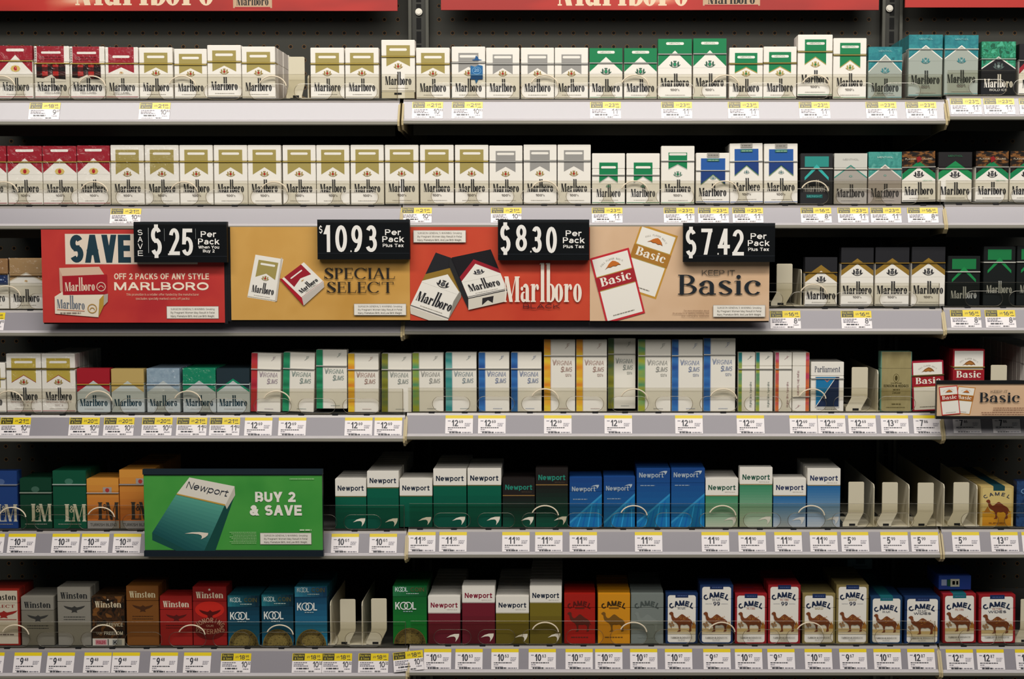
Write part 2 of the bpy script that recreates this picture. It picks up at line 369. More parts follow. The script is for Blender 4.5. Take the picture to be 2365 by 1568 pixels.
class Art:
    """Flat print on a face: coloured outlines laid over one another in their printed order; x to the right, y up."""
    def __init__(s, unit=0.001, step=0.00008): s.items, s.L, s.u, s.step, s.M, s.hold = [], 1, unit, step, None, False; s.tol = 1e-3 if unit < .5 else 1e-6
    def put(s, polys, m):
        if isinstance(m, str): m = mat(m)
        k, last = 0, set()
        for p in polys:
            if s.M: a, b, c, d, e, f = s.M; p = [(a * x + c * y + e, b * x + d * y + f) for x, y in p]
            # strokes that cross within one print lie a hair apart, so that neither shades the other
            here = {(round(x / s.tol), round(y / s.tol)) for x, y in p}
            if len(here & last) < 2: k += 1
            last = here
            s.items.append((m, p, s.L + (k % 8) * .11))
        if not s.hold: s.L += 1
    def holding(s, on):
        if s.hold and not on: s.L += 1
        s.hold = on
    def rect(s, m, x0, y0, x1, y1): s.put([R(x0, y0, x1, y1)], m)
    def poly(s, m, pts): s.put([pts], m)
    def ell(s, m, cx, cy, rx, ry, n=20): s.put([[(cx + rx * math.cos(2 * math.pi * i / n), cy + ry * math.sin(2 * math.pi * i / n)) for i in range(n)]], m)
    def ring(s, m, cx, cy, rx, ry, tx, ty=None, a0=0, a1=360, n=24): s.put(arc(cx, cy, rx, ry, a0, a1, tx, ty or tx, n), m)
    def rrect(s, m, x0, y0, x1, y1, r, n=5): s.put([rr(x0, y0, x1, y1, r, n)], m)
    def text(s, m, txt, x, y, h, w=None, al='c', font='sans', bold=0.0, shear=0.0, rot=0.0, T=.3, asc=1.42):
        if font == 'sans': fs, W = sans(txt, h, w, bold); k = kx = 1.0; lo = 0.0
        else:
            fs = serif(txt, T, 2.17 if font == 'wm' else asc); k = h / 1.42
            xs = [p[0] for f in fs for p in f]; lo, hi = min(xs), max(xs)
            kx = w / (hi - lo) if w else k; W = (hi - lo) * kx
        off = {'c': -W / 2, 'l': 0, 'r': -W}[al]
        cr, sr = math.cos(math.radians(rot)), math.sin(math.radians(rot))
        out = []
        for f in fs:
            q = []
            for px, py in f:
                X = (px - lo) * kx + off + shear * py * k; Y = py * k
                q.append((x + X * cr - Y * sr, y + X * sr + Y * cr))
            out.append(q)
        s.put(out, m)
    def arch(s, m, txt, cx, cy, h, r, a_span, bold=0.03, wk=1.0, squash=1.0):
        """Letters set along an arc; cx, cy is the middle of the baseline's top."""
        fs = []
        n = len(txt)
        for i, ch in enumerate(txt):
            if ch == ' ': continue
            a = a_span * (0.5 - (i + 0.5) / n)
            gw = GLYPH.get(ch, GLYPH['-'])[0]; g, gW = sans(ch, h, gw * h * wk + h * (.115 + bold * 2.1), bold); mid = gW / 2; k = 1.0
            ca, sa = math.cos(math.radians(a)), math.sin(math.radians(a))
            bx, by = -r * sa, r * ca - r
            for f in g:
                q = []
                for px, py in f:
                    X, Y = px - mid, py
                    q.append((cx + bx + X * ca - Y * sa, cy + by * squash + X * sa + Y * ca))
                fs.append(q)
        s.put(fs, m)
    def fine(s, m, x0, x1, y, h, seed=0, gap=.25):
        """A line of print too small to read."""
        rd = random.Random(seed + int(x0 * 7 + y * 13)); x = x0; out = []
        while x < x1:
            L = rd.uniform(1.2, 4.0) * h; out.append(R(x, y, min(x + L, x1), y + h)); x += L + h * (.4 + gap)
        s.put(out, m)
    def into(s, mb, ox=0.0, oz=0.0, y=0.0):
        for m, p, L in s.items:
            mb.face([(ox + px * s.u, y - L * s.step, oz + py * s.u) for px, py in p], m)

def rr(x0, y0, x1, y1, r, n=5):
    pts = []
    for cx, cy, a in ((x1 - r, y1 - r, 0), (x0 + r, y1 - r, 90), (x0 + r, y0 + r, 180), (x1 - r, y0 + r, 270)):
        for i in range(n + 1):
            t = math.radians(a + 90 * i / n); pts.append((cx + r * math.cos(t), cy + r * math.sin(t)))
    return pts

# ------------------------------------------------------------------ pack prints (millimetres on a 55 mm wide face)
WH, INK = 'F1EDE4', '26262B'
def crest(a, cx, cy, w, c1, c2, m=0):
    """Two rampant beasts beside a shield, a crown over it and a ribbon below."""
    k = w / 18.0
    def beast(sx):
        p = [(2.6, -3.6), (4.0, -1.8), (3.6, 0.4), (4.4, 2.2), (5.2, 3.6), (6.6, 3.2), (6.2, 1.8), (7.2, 1.0), (6.4, 0.2), (6.2, -1.2), (7.6, -2.2), (8.4, -0.6), (8.9, -2.0), (7.6, -3.4), (6.0, -3.0), (6.4, -4.6), (5.0, -4.2), (4.4, -2.9)]
        return [(cx + sx * x * k, cy + y * k) for x, y in p]
    a.put([beast(1), beast(-1)], c1)
    a.ell(c1, cx, cy - 1.2 * k, 2.9 * k, 3.3 * k, 14)
    a.ell(c2, cx, cy - 1.2 * k, 1.9 * k, 2.3 * k, 12)
    a.poly(c1, [(cx - 2.2 * k, cy + 2.6 * k), (cx - 2.6 * k, cy + 5 * k), (cx - .9 * k, cy + 3.9 * k), (cx, cy + 5.4 * k), (cx + .9 * k, cy + 3.9 * k), (cx + 2.6 * k, cy + 5 * k), (cx + 2.2 * k, cy + 2.6 * k)])
    a.put([arc(cx, cy + 4 * k, 11 * k, 10.2 * k, 215, 325, .9 * k, .9 * k, 8)[i] for i in range(8)], c1)

def mark(a, H, col, mode='rib', base=WH, txt=INK, x0=8, x1=47, edge=None, ew=1.6, cw=15, c1='A08848', c2='B5252B', sub=(), line=None,
         pill=WH, pilltxt=None, apex=None, legs=None, top=None, chev=None, chw=5.0, tw=43, fine=True):
    """The roofed or pennanted front with the tall condensed wordmark."""
    K = H < 90
    if mode == 'rib':
        ap, lg, tp, pv, cr = (50.5, 41, 74.5, (65.6, 69.6), 42) if K else (61, 49, 89.5, (81.2, 85), 51)
    else:
        ap, lg, tp, pv, cr = (68.5, 44, H, (74, 78.4), 46) if K else (78, 52, H, (87.2, 91.4), 57)
        x0, x1 = 0, 55
    ap, lg, tp = apex or ap, legs or lg, top or tp
    m = (x0 + x1) / 2
    if mode == 'rib':
        a.poly(col, [(x0, tp), (x0, lg), (m, ap), (x1, lg), (x1, tp)][::-1])
        if edge: a.put([[(x0, lg), (m, ap), (m, ap + ew), (x0, lg + ew)], [(m, ap), (x1, lg), (x1, lg + ew), (m, ap + ew)]], edge)
    else:
        a.rect(col, 0, lg - 1, 55, tp)
        a.poly(base, [(0, lg - 2), (55, lg - 2), (55, lg), (m, ap), (0, lg)])
        if chev:
            a.put([[(0, lg), (m, ap), (m, ap + chw), (0, lg + chw)], [(m, ap), (55, lg), (55, lg + chw), (m, ap + chw)]], chev)
    if pill:
        a.rrect(pill, m - 14.5, pv[0], m + 14.5, pv[1], 2)
        if pilltxt: a.text(col if isinstance(col, str) else INK, pilltxt, m, pv[0] + 1.1, 2.2, 18)
    if c1: crest(a, m, cr, cw, c1, c2)
    b = 12 if K else 20.5
    a.text(txt, 'Marlboro', 27.5, b, 13.4, tw, font='wm', T=.34)
    for s_, v, h, c, w_ in sub: a.text(c, s_, 27.5, v, h, w_, bold=.01)
    if not K and not any(abs(q[1] - 13) < 3 for q in sub): a.text('7C7670', "100's", 27.5, 13.2, 3.6, 15, font='serif', T=.2)
    if fine: a.fine('B9B3A8', 12, 44, 6.2, .8, int(H))
    if line: a.rect(line, 0, 2.2, 55, 3.0)

GREEN, GOLD, SILV, RED, TEAL = '17804F', 'A69758', '9A9894', '9E2230', '2B8087'
SWOOSH = [(0, .5), (.3, .82), (.62, .98), (1, 1), (.98, .7), (.88, .36), (.7, 0), (.74, .34), (.7, .56), (.58, .66), (.34, .64)]
CAMELP = [(0, .90), (.02, .95), (.09, 1.0), (.15, .98), (.18, .92), (.18, .83), (.21, .74), (.27, .68), (.34, .70), (.42, .79), (.50, .87), (.56, .87), (.64, .80), (.74, .70), (.85, .63), (.92, .56), (.96, .46), (1.0, .36), (.97, .35), (.93, .44), (.93, .32), (.90, .20), (.92, .08), (.90, .02), (.80, 0), (.82, .06), (.84, .18), (.82, .30), (.74, .37), (.62, .34), (.52, .36), (.47, .33), (.46, .18), (.48, .06), (.46, .01), (.33, 0), (.40, .08), (.40, .2), (.37, .34), (.30, .44), (.21, .50), (.14, .57), (.10, .68), (.09, .80), (.06, .85)]
EAGLE = [(0, .95), (.2, .82), (.38, .72), (.46, .8), (.5, .92), (.56, .8), (.62, .72), (.8, .82), (1, .95), (.93, .72), (.82, .54), (.66, .4), (.6, .3), (.64, .05), (.5, .14), (.36, .05), (.4, .3), (.34, .4), (.18, .54), (.07, .72)]
LEAF = [(0, 0), (.16, .3), (.28, .62), (.44, .86), (.58, 1.0), (.74, .84), (.88, .56), (1.0, .1), (.84, .2), (.7, .08), (.52, .2), (.36, .1), (.2, .22)]
def place(pts, x, y, w_, h): return [(x + px * w_, y + py * h) for px, py in pts]

def newport(a, H, lid, word, gold, grad, sub=None, swoosh='EDE6D6'):
    K = H < 90
    v0, bt = (54, 63.2) if K else (69.5, 76.8)
    n = len(grad)
    a.holding(True)
    for i, g in enumerate(grad): a.rect(g, 0, v0 - (v0 * (i + 1) / n), 55, v0 - v0 * i / n + .01)
    a.holding(False)
    a.rect(lid, 0, v0, 55, H)
    a.text(word, 'Newport', 27.5, bt, 8.6, 46, bold=.035)
    if sub: a.text(sub, 'MENTHOL BLUE', 41, bt - 4.4, 1.6, 17)
    a.rect(gold, 0, v0 - 1.0, 55, v0 + .4)
    a.poly(swoosh, place(SWOOSH, 31, 3.5, 22, 14))
def grade(c0, c1, n=14):
    out = []
    for i in range(n):
        t = i / (n - 1)
        out.append(''.join('%02X' % round(int(c0[j:j + 2], 16) * (1 - t) + int(c1[j:j + 2], 16) * t) for j in (0, 2, 4)))
    return out
def newport_blue(a, H):
    K = H < 90
    n = 10
    a.holding(True)
    for i, g in enumerate(grade('1C4688', '1C6CA8', n)): a.rect(g, 0, H * (n - 1 - i) / n, 55, H * (n - i) / n)
    a.holding(False)
    a.put([[(0, 5), (55, 52), (55, 56), (0, 9)]], '3494CC')
    a.put([[(0, 0), (55, 0), (55, 52), (0, 5)]], '1A78B8')
    a.holding(True)
    for i in range(6):
        x = 3 + i * 9; a.put([[(x, 0), (x + 2.4, 0), (x + 9, 4 + (x + 9) * .86), (x + 6.5, 3 + (x + 6) * .86)]] if x < 46 else [R(x, 0, x + 2, 30)], ('1767B4', '2FA0DE')[i % 2])
    a.holding(False)
    b = 60 if K else 82
    a.text('A9B7C4', 'Newport', 24, b, 8, 40, bold=.03)
    a.poly('B7C4CE', place(SWOOSH, 36, b + 4, 14, 7))
    a.fine('8FA6C0', 6, 30, b - 14, 1.6, 5)

def lm(a, H, col, word, band=None):
    K = H < 90
    if band:
        a.holding(True)
        for i, g in enumerate(grade(col, band, 8)): a.rect(g, 0, H * (7 - i) / 8, 55, H * (8 - i) / 8)
        a.holding(False)
        a.rect('8E8A84', 0, 0, 55, 13); a.text('4A4744', 'TURKISH BLEND', 28, 4, 5, 46, bold=.02)
        a.rect('A79C94', 28, H - 24, 43, H - 14); a.ell('B33A32', 35.5, H - 19, 3.5, 3.5)
    b = 15 if band else 12
    a.text(word, 'L', 26, b, 29, 14, font='serif', T=.4); a.text(word, '&', 31, b + 15, 11, 8); a.text(word, 'M', 43.5, b, 29, 22, font='serif', T=.3)
    if not band: a.ell(grade(col, 'FFFFFF', 6)[1], 27, H - 18, 7, 5); a.fine('A8A498', 8, 46, 7, 1, 3)

def winston(a, H, col, word, eagle, frame=None, extra=None):
    K = H < 90
    b = 64 if K else 78
    if frame: a.rect(col, 3, 3, 52, H - 3)
    a.text(word, 'Winston', 27.5, b, 10.5, 45, font='serif', T=.36)
    if extra == 'select':
        a.text('8F2A24', 'SELECT', 27.5, b - 13, 5, 40, font='serif', T=.26)
        a.poly('9B2B25', place(EAGLE, 6, b - 32, 46, 15)); a.rect('9B2B25', 6, b - 34, 50, b - 33); a.fine('7A6A60', 8, 46, 18, 1.8, 2)
    elif extra == 'service':
        a.poly('1C1612', place(EAGLE, 14, b + 6, 26, 8)); a.ell('E8E0D0', 27.5, b + 13, 1.3, 1.3, 8)
        a.text('CFC7B4', 'SERVICE', 38, 32, 6, 28, bold=.03); a.text('A59C88', 'HONOR', 16, 33, 4, 16, bold=.02)
        a.text('CFC7B4', 'FREEDOM', 36, 18, 6, 32, bold=.03); a.text('A59C88', 'OUR', 12, 19, 4, 10, bold=.02)
        a.rect('D6D0C4', 0, 0, 55, 12); a.rect('C88A92', 5, 1.5, 24, 10); a.text('A8283A', 'FOLDS', 14.5, 3, 5, 15, bold=.03)
        a.rect('26262A', 26, 1, 27.5, 11); a.rect('9FA09C', 34, 1.5, 50, 10); a.text('26262A', 'K', 39, 2, 7, 6, bold=.03)
    elif extra == 'vets':
        a.poly('F0E6D2', [(27.5 + 2.6 * (1 if i % 2 == 0 else .4) * math.cos(math.pi / 2 + i * math.pi / 5), b + 14 + 2.6 * (1 if i % 2 == 0 else .4) * math.sin(math.pi / 2 + i * math.pi / 5)) for i in range(10)])
        a.ell('C92A20', 27.5, b - 19, 24, 14); a.poly('5A1412', place(EAGLE, 10, b - 34, 36, 16)); a.ell('6E1613', 27.5, 28, 26, 18)
        a.arch('B98A72', 'HONORING', 27.5, 38, 8, 26, 100, .02, .75); a.text('C8A088', 'OUR', 27.5, 31, 3.4, 12, bold=.02)
        a.arch('B98A72', 'VETERANS', 27.5, 19, 8, -60, -50, .02, .85)
    else:
        a.poly(eagle, place(EAGLE, 10, b - 24, 36, 13)); a.fine(eagle, 10, 46, b - 31, 1.2, 6); a.fine(eagle, 10, 46, b - 35, 1.0, 7)

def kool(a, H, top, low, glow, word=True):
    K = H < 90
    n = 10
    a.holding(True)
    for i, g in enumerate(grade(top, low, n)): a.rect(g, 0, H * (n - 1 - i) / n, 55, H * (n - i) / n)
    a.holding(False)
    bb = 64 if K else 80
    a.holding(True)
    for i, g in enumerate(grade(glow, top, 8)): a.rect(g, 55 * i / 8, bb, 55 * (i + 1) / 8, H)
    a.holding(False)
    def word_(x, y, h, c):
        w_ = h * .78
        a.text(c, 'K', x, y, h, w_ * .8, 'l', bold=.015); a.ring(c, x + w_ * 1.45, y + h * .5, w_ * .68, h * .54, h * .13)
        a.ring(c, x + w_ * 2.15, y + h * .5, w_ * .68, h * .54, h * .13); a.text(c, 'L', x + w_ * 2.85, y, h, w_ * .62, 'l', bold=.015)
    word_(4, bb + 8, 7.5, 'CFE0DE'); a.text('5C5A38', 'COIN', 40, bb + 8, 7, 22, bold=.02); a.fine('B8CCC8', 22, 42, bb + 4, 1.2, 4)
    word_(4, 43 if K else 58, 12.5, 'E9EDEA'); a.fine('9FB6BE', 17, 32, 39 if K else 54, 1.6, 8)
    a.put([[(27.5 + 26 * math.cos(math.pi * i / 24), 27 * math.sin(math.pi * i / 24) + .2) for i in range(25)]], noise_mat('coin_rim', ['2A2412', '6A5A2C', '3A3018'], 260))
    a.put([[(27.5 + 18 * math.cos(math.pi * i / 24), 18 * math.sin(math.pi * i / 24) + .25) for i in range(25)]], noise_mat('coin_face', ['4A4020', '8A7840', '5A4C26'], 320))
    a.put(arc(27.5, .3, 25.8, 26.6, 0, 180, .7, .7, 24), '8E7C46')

def camel(a, H, frame, sub=None, subc='6A6E78', ninety=False, wides=False, soft=None, plain=None, word='1E2C4A'):
    K = H < 90
    up = 0 if K else 14
    if not plain: a.rrect(WH, 3.6, 2.4, 51.4, H - 3.2, 4)
    if not plain:
        a.rect(soft or '1C2E5A', 16.5, H - 7.2, 38.5, H); a.fine('5A6FA0', 20, 36, H - 4.6, 1.2, 2)
    cap = (60.5 if soft else 62.5) + up
    a.arch(word, 'CAMEL', 27.5, cap, 8.8, 34, 68, .065, 1.0, 1.0)
    if plain: a.rrect(plain, 19, cap - 4.6, 36, cap - 2.4, 1)
    elif sub: a.text(subc, sub, 27.5, cap - 5.6, 3.6, 14, font='serif', T=.2)
    if ninety:
        a.text('26304C', '99', 27.5, 63, 6.4, 11, bold=.02); a.rect('9AA0AC', 9, 66, 20, 66.4); a.rect('9AA0AC', 35, 66, 46, 66.4)
    if wides: a.text('26304C', 'WIDES', 27.5, 52, 4.0, 27, bold=.03)
    dy = -3 if wides else 0
    if not plain:
        a.rect('D9BE86', 3.6, 20 + dy, 51.4, 25.5 + dy); a.rect('E4D6B4', 3.6, 16 + dy, 51.4, 20 + dy)
        a.poly('B9803A', [(43.5, 25.5 + dy), (48, 37 + dy), (51.4, 31 + dy), (51.4, 25.5 + dy)])
        a.holding(True)
        for k, (px, py) in enumerate(((7, 33), (11, 35), (9, 30), (13, 31))): a.ell('B08A66', px, py + dy, 2.0, 2.2, 7)
        a.holding(False)
        a.rect('9A7450', 9.4, 25.5 + dy, 10.2, 33 + dy)
    c = plain or '7E4526'
    a.poly(c, place(CAMELP, 5.6, 20 + dy, 42, 33))
    if not plain:
        a.holding(True)
        for k in range(16):
            rd = random.Random(k); a.poly('B98138', place([(0, 0), (.6, .9), (1, .2)], 20 + rd.random() * 20, 36 + dy + rd.random() * 9, 2.2, 1.8))
        a.holding(False)
        a.text('6A6660', 'TURKISH & DOMESTIC', 27.5, 9.2, 2.6, 38, font='serif', T=.2); a.text('8A8680', 'BLEND', 27.5, 5.6, 2.0, 12)
    else: a.fine(c, 12, 43, 10, 1.8, 3)

def slims(a, H, strip, word, long=False, mirror=False):
    a.rect(strip, 0, 0, 11.5, H); a.rect(grade(word, 'FFFFFF', 4)[1], 11.5, 0, 12.6, H)
    b = H * .595 if not long else H * .645
    a.text(word, 'Virginia'.upper(), 49, b, 7.4, 33, 'r', shear=.18); a.text(word, 'V', 17.6, b, 9.2, 7, 'c', shear=.1)
    a.text(word, 'SLIMS', 49, b - 10.5, 7.4, 20, 'r', shear=.18); a.text(word, 'S', 31.5, b - 11.5, 9.4, 5, 'c', shear=.18)
    if long: a.text(word, "120's", 48, b - 18.5, 4.5, 11, 'r', shear=.18)
    x = 40
    a.put([[(x - 3, H * .875), (x - 2.2, H * .875), (x + 5, H * .93), (x + 4.2, H * .93)], [(x + .5, H * .9), (x + 1.2, H * .895), (x + 1.6, H * .945), (x + 1.0, H * .945)], [(x + 1, H * .93), (x + 5.4, H * .945), (x + 5.4, H * .95), (x + 1, H * .937)]], word)
    a.fine(grade(word, 'FFFFFF', 4)[1], 26, 42, 5, .9, 4)
def superslims(a, H, strip, word, mirror=False):
    fl = (lambda x: 28 - x) if mirror else (lambda x: x)
    xs = sorted((fl(0), fl(6))); a.rect(strip, xs[0], 0, xs[1], H)
    if mirror: a.text(word, 'Virginia Slims Superslims', 8, 58, 3.6, 50, shear=.15, rot=-90)
    else: a.text(word, 'Virginia Slims Superslims', 22.5, 34, 3.6, 52, shear=.15, rot=90)
    x, y = (9, 9) if mirror else (19, H - 11)
    a.put([[(x - 4, y - 3), (x - 3.2, y - 3), (x + 4.6, y + 4), (x + 3.8, y + 4)], [(x, y), (x + .8, y - .6), (x + 1.6, y + 4.6), (x + .8, y + 4.6)]], word)
def parliament(a, H):
    a.text('2A3450', 'Parliament', 27.5, 66, 10, 43, font='serif', T=.22)
    a.rect('A9AAAC', 7, 6, 48, 58.5); a.rect('E9E6DE', 7.6, 7.4, 47.4, 56)
    a.rect('22304F', 8.4, 8.4, 46.8, 58); a.poly('2379AC', [(8.4, 8.4), (41.5, 58), (8.4, 58)])
    a.put([[(8.4, 9.4), (9.2, 8.4), (41.6, 56.4), (40.4, 56.4)]], 'EDEBE4'); a.poly('B7776A', [(22, 54), (27, 49), (32, 54), (30, 54), (27, 51.4), (24, 54)])
    a.poly('1B5F94', [(24, 54), (27, 51.6), (30, 54)]); a.fine('8E9096', 10, 44, 4, 1.0, 5)
def basic(a, H, red='A0202C', band=None):
    K = H < 90
    b0, b1 = (41, 57.5) if K else (48, 64.5)
    a.rect(WH, 2.6, 2.6, 52.4, H - 2.6)
    a.rect('B59A4C', 2.6, b1, 52.4, b1 + 1.0); a.rect('B59A4C', 2.6, b0 - 1, 52.4, b0); a.rect(band or red, 0, b0, 55, b1)
    a.text('F4EDE0', 'Basic', 27.5, b0 + 4.4, 10.6, 43, font='serif', T=.3)
    lv = b1 + 7
    a.poly('8F5A2C', place(LEAF, 16, lv, 23, 8)); a.poly('B57A3C', place(LEAF, 19, lv + 1, 17, 5)); a.arch('A09A90', 'FULL FLAVOR BASIC', 27.5, lv + 10, 2.2, 22, 86, .0, .8)
    a.fine('9A948A', 12, 42, 7, 1.0, 9)
def benson(a, H):
    a.rect(noise_mat('gold_foil', ['8E8258', 'A2966A', '968A60'], 40, 'card', (1, 1, .4)), 1.5, 1.2, 53.5, H)
    a.ell('4A4222', 27.5, H * .56, 2.4, 4.2); a.ring('6A603A', 27.5, H * .56, 5.4, 7, .8); a.fine('5A5232', 18, 38, H * .47, 1.2, 3)
    a.text('3E381E', 'BENSON & HEDGES', 27.5, H * .41, 4.2, 44, font='serif', T=.22); a.fine('5A5232', 22, 34, H * .36, 1.6, 2); a.text('6A603A', 'Deluxe', 27.5, H * .3, 4, 14, shear=.2)
    a.fine('6A603A', 20, 36, H * .12, 1.8, 4); a.fine('7A7048', 10, 44, H * .07, 1.0, 4)

# design table: height, hinge height, colour of the case, colour of the lid, width, printing, tear tape (height, colour), words
K_, L_, X_ = 83.0, 97.0, 119.0
DES = {}
def design(key, H, lid, body, lidc, fn, tape, words, Wd=55.0, edge=None):
    DES[key] = dict(H=H, lid=lid, body=body, lidc=lidc, fn=fn, tape=tape, words=words, W=Wd)
gold_t, silv_t = 'A8913C', 'A9A8A4'
def plaid(a):
    a.rect('B4241E', 3, 27, 49, 55); a.holding(True)
    for y0, y1 in ((29, 36), (43, 50)): a.rect('4A1412', 3, y0, 49, y1)
    a.holding(False); a.holding(True)
    for x0, x1 in ((3, 12), (21, 29), (38, 49)): a.rect('3A100E', x0, 27, x1, 55)
    a.holding(False); a.holding(True)
    for x0, x1 in ((3, 12), (21, 29), (38, 49)):
        for y0, y1 in ((29, 36), (43, 50)): a.rect('120C0C', x0, y0, x1, y1)
    a.holding(False); a.poly(WH, [(3, 26.5), (49, 26.5), (49, 30), (34, 31), (27, 38), (14, 32), (3, 33)])
def red_label(a, H):
    a.rect(RED, 4, 54, 47, H); a.rrect(WH, 11, 71, 42, 74.6, 1.7); plaid(a)
    a.fine('7C1A22', 10, 42, 65, 1.6, 1); a.fine('7C1A22', 10, 42, 61, 1.6, 2)
    a.holding(True)
    for k in range(6): a.rect('8E8A84', 1.2, 58 + k * 4, 3.2, 60.6 + k * 4)
    a.holding(False)
    a.text(INK, 'Marlboro', 27.5, 12, 13.4, 46, font='wm', T=.34); a.text('6A6460', 'RED LABEL', 29, 7.4, 2.8, 26, bold=.01); a.rect(RED, 0, 2.2, 55, 3)
def red_roof(a, H):
    K = H < 90
    mark(a, H, RED, 'roof', c1=None, apex=68.5 if K else 76.5, legs=40 if K else 52, pill=WH, line=RED)
    v = 47 if K else 55
    a.ell('D8BE6A', 27.5, v, 8, 5.4, 8); a.ell('B5252B', 27.5, v, 2.7, 3.6)
design('red_roof_k', K_, 61, WH, RED, red_roof, (59, gold_t), 'short white pack with red roof')
design('red_roof_l', L_, 72, WH, RED, red_roof, (70.5, gold_t), 'tall white pack with red roof')
design('red_plaid', K_, 58, WH, WH, red_label, (55.6, gold_t), 'red and black tartan pack')
design('red_rib', K_, 58, WH, WH, lambda a, H: mark(a, H, RED, x0=5, x1=48, top=H, c1='C9AE5A', cw=7, sub=[('RED LABEL', 7.4, 2.8, '6A6460', 26)], line=RED), (56.4, gold_t), 'short white pack with red pennant')
design('gold_k', K_, 58, WH, WH, lambda a, H: mark(a, H, GOLD, line='C6BEA8'), (56.4, gold_t), 'short white pack with gold pennant')
design('gold_l', L_, 71.5, WH, WH, lambda a, H: mark(a, H, GOLD, line='C6BEA8'), (70, gold_t), 'tall white pack with gold pennant')
design('gold_sel', L_, 73, WH, WH, lambda a, H: mark(a, H, 'BFA94A', edge=RED, ew=1.0, line=RED, pilltxt=None, sub=[('SPECIAL SELECT', 16, 2.8, 'B89A90', 42), ("100's", 11, 3.2, 'A89890', 14)]), (72, '6A5A2A'), 'tall white pack with red-edged gold pennant')
design('silv_k', K_, 58, WH, WH, lambda a, H: mark(a, H, SILV, x0=11, x1=44, top=72, legs=40, apex=50, line='C0BEBA'), (56.6, silv_t), 'short white pack with grey pennant')
design('silv_l', L_, 71.5, WH, WH, lambda a, H: mark(a, H, SILV, x0=10.5, x1=43.5, top=88, legs=53, apex=62, line='C0BEBA'), (70.4, silv_t), 'tall white pack with grey pennant')
def sticker(a, H):
    mark(a, H, SILV, x0=11, x1=44, top=73, legs=42, apex=51, line='C0BEBA')
    a.poly('24588E', [(33, 62), (38, 63), (40, 69), (43, 66.5), (44.5, 63), (51, 61.6), (44, 61.2), (36, 61)])
    a.poly('2A6AA0', [(31, 31), (31, 53), (38, 51), (44, 54), (51, 52.6), (51, 31), (44, 31), (40, 24), (38, 31)]); a.ring('6AA0CC', 41, 45, 7.5, 6, 1); a.text('9CC4E4', '20', 41, 43, 5, 8, bold=.02)
    a.rect('7FB0D8', 31, 38, 51, 38.8); a.rect('1E4E84', 31, 31, 51, 37)
design('silv_stick', K_, 59, WH, WH, sticker, (57.6, silv_t), 'grey-pennant pack wearing a blue sticker')
design('green_roof_k', K_, 60, WH, GREEN, lambda a, H: mark(a, H, GREEN, 'roof', cw=18, c1='2E5A48', c2='2A9A68', pilltxt='MENTHOL', line=GREEN, tw=46), (58.6, silv_t), 'short white pack with green roof')
design('green_roof_l', L_, 73.5, WH, GREEN, lambda a, H: mark(a, H, GREEN, 'roof', cw=18, c1='2E5A48', c2='2A9A68', pilltxt='MENTHOL', line=GREEN, tw=46), (72.2, silv_t), 'tall white pack with green roof')
design('green_gold_k', K_, 58, WH, WH, lambda a, H: mark(a, H, GREEN, edge='B39E52', x0=9, x1=46, c1='B39E52', c2=GREEN, pilltxt='MENTHOL', line=GREEN), (56.8, '93803C'), 'short pack with gold-edged green pennant')
design('green_gold_l', L_, 71.5, WH, WH, lambda a, H: mark(a, H, GREEN, edge='B39E52', x0=11, x1=45, c1='B39E52', c2=GREEN, pilltxt='MENTHOL', line=GREEN), (70, '93803C'), 'tall pack with gold-edged green pennant')
design('green_silv_k', K_, 58, WH, WH, lambda a, H: mark(a, H, GREEN, edge='B8B8B4', x0=12, x1=43, top=68, apex=44, legs=34, c1=None, c2=GREEN, pill=None, line=GREEN, tw=40) or (a.rrect(WH, 15, 58, 40, 62, 2), crest(a, 27.5, 30, 9, '6A8A7A', GREEN)), (47.5, silv_t), 'short white pack with silver-edged green pennant')
design('green_silv_l', L_, 71.5, WH, WH, lambda a, H: mark(a, H, GREEN, edge='B8B8B4', x0=12, x1=43, top=86, legs=57, apex=65, c1='6A8A7A', c2=GREEN, line=GREEN), (72, silv_t), 'tall white pack with silver-edged green pennant')
teal = lambda: noise_mat('teal_leaf', ['16626E', '2E8C92', '1D7480', '3C9C9A'], 60, 'card', (1, 1, 1.2))
GRY = 'A3ABA2'
design('smooth_k', K_, 60, GRY, '2B8087', lambda a, H: mark(a, H, teal(), 'roof', base=GRY, chev=WH, chw=1.8, c1='2E8088', c2='9AB4B0', cw=15, pill=None, apex=69, legs=42, sub=[('SMOOTH', 7.2, 3.0, '3A423E', 26)], line='3A8A90', txt='2C302E', tw=44) or a.text('8FC0C0', 'MENTHOL', 27.5, 75, 2.6, 22, bold=.01), (60.5, 'BDBBB2'), 'short teal-roofed grey-green pack')
design('smooth_l', L_, 74, GRY, '2B8087', lambda a, H: mark(a, H, teal(), 'roof', base=GRY, chev=WH, chw=1.8, c1='2E8088', c2='9AB4B0', cw=15, pill=None, apex=79, legs=58, sub=[('SMOOTH', 24, 3.2, '3A423E', 27), ("100's", 16, 3.4, '5A625E', 13)], line='3A8A90', txt='2C302E', tw=46) or a.text('8FC0C0', 'MENTHOL', 27.5, 89, 2.6, 22, bold=.01), (74.5, 'BDBBB2'), 'tall teal-roofed grey-green pack')
ice = lambda: noise_mat('green_crystal', ['0E5A40', '2E9A78', '17754F', '48B08C'], 110, 'card', (1, 1, 1), (.36, .64), 1)
design('bold_ice', K_, 58, '1A1B20', '23795C', lambda a, H: mark(a, H, ice(), 'roof', base='1A1B20', txt='EDE8DE', chev='E6E2D8', chw=2, c1='5A6A66', c2='8A9A96', cw=18, pill=None, apex=58, legs=40, sub=[('BOLD ICE', 6.6, 3.4, 'EDE8DE', 28)], tw=46, fine=False) or a.text('1A5A44', 'MENTHOL', 27.5, 72, 2.8, 24, bold=.01), (56, '8E9A90'), 'black pack with green crystal top')
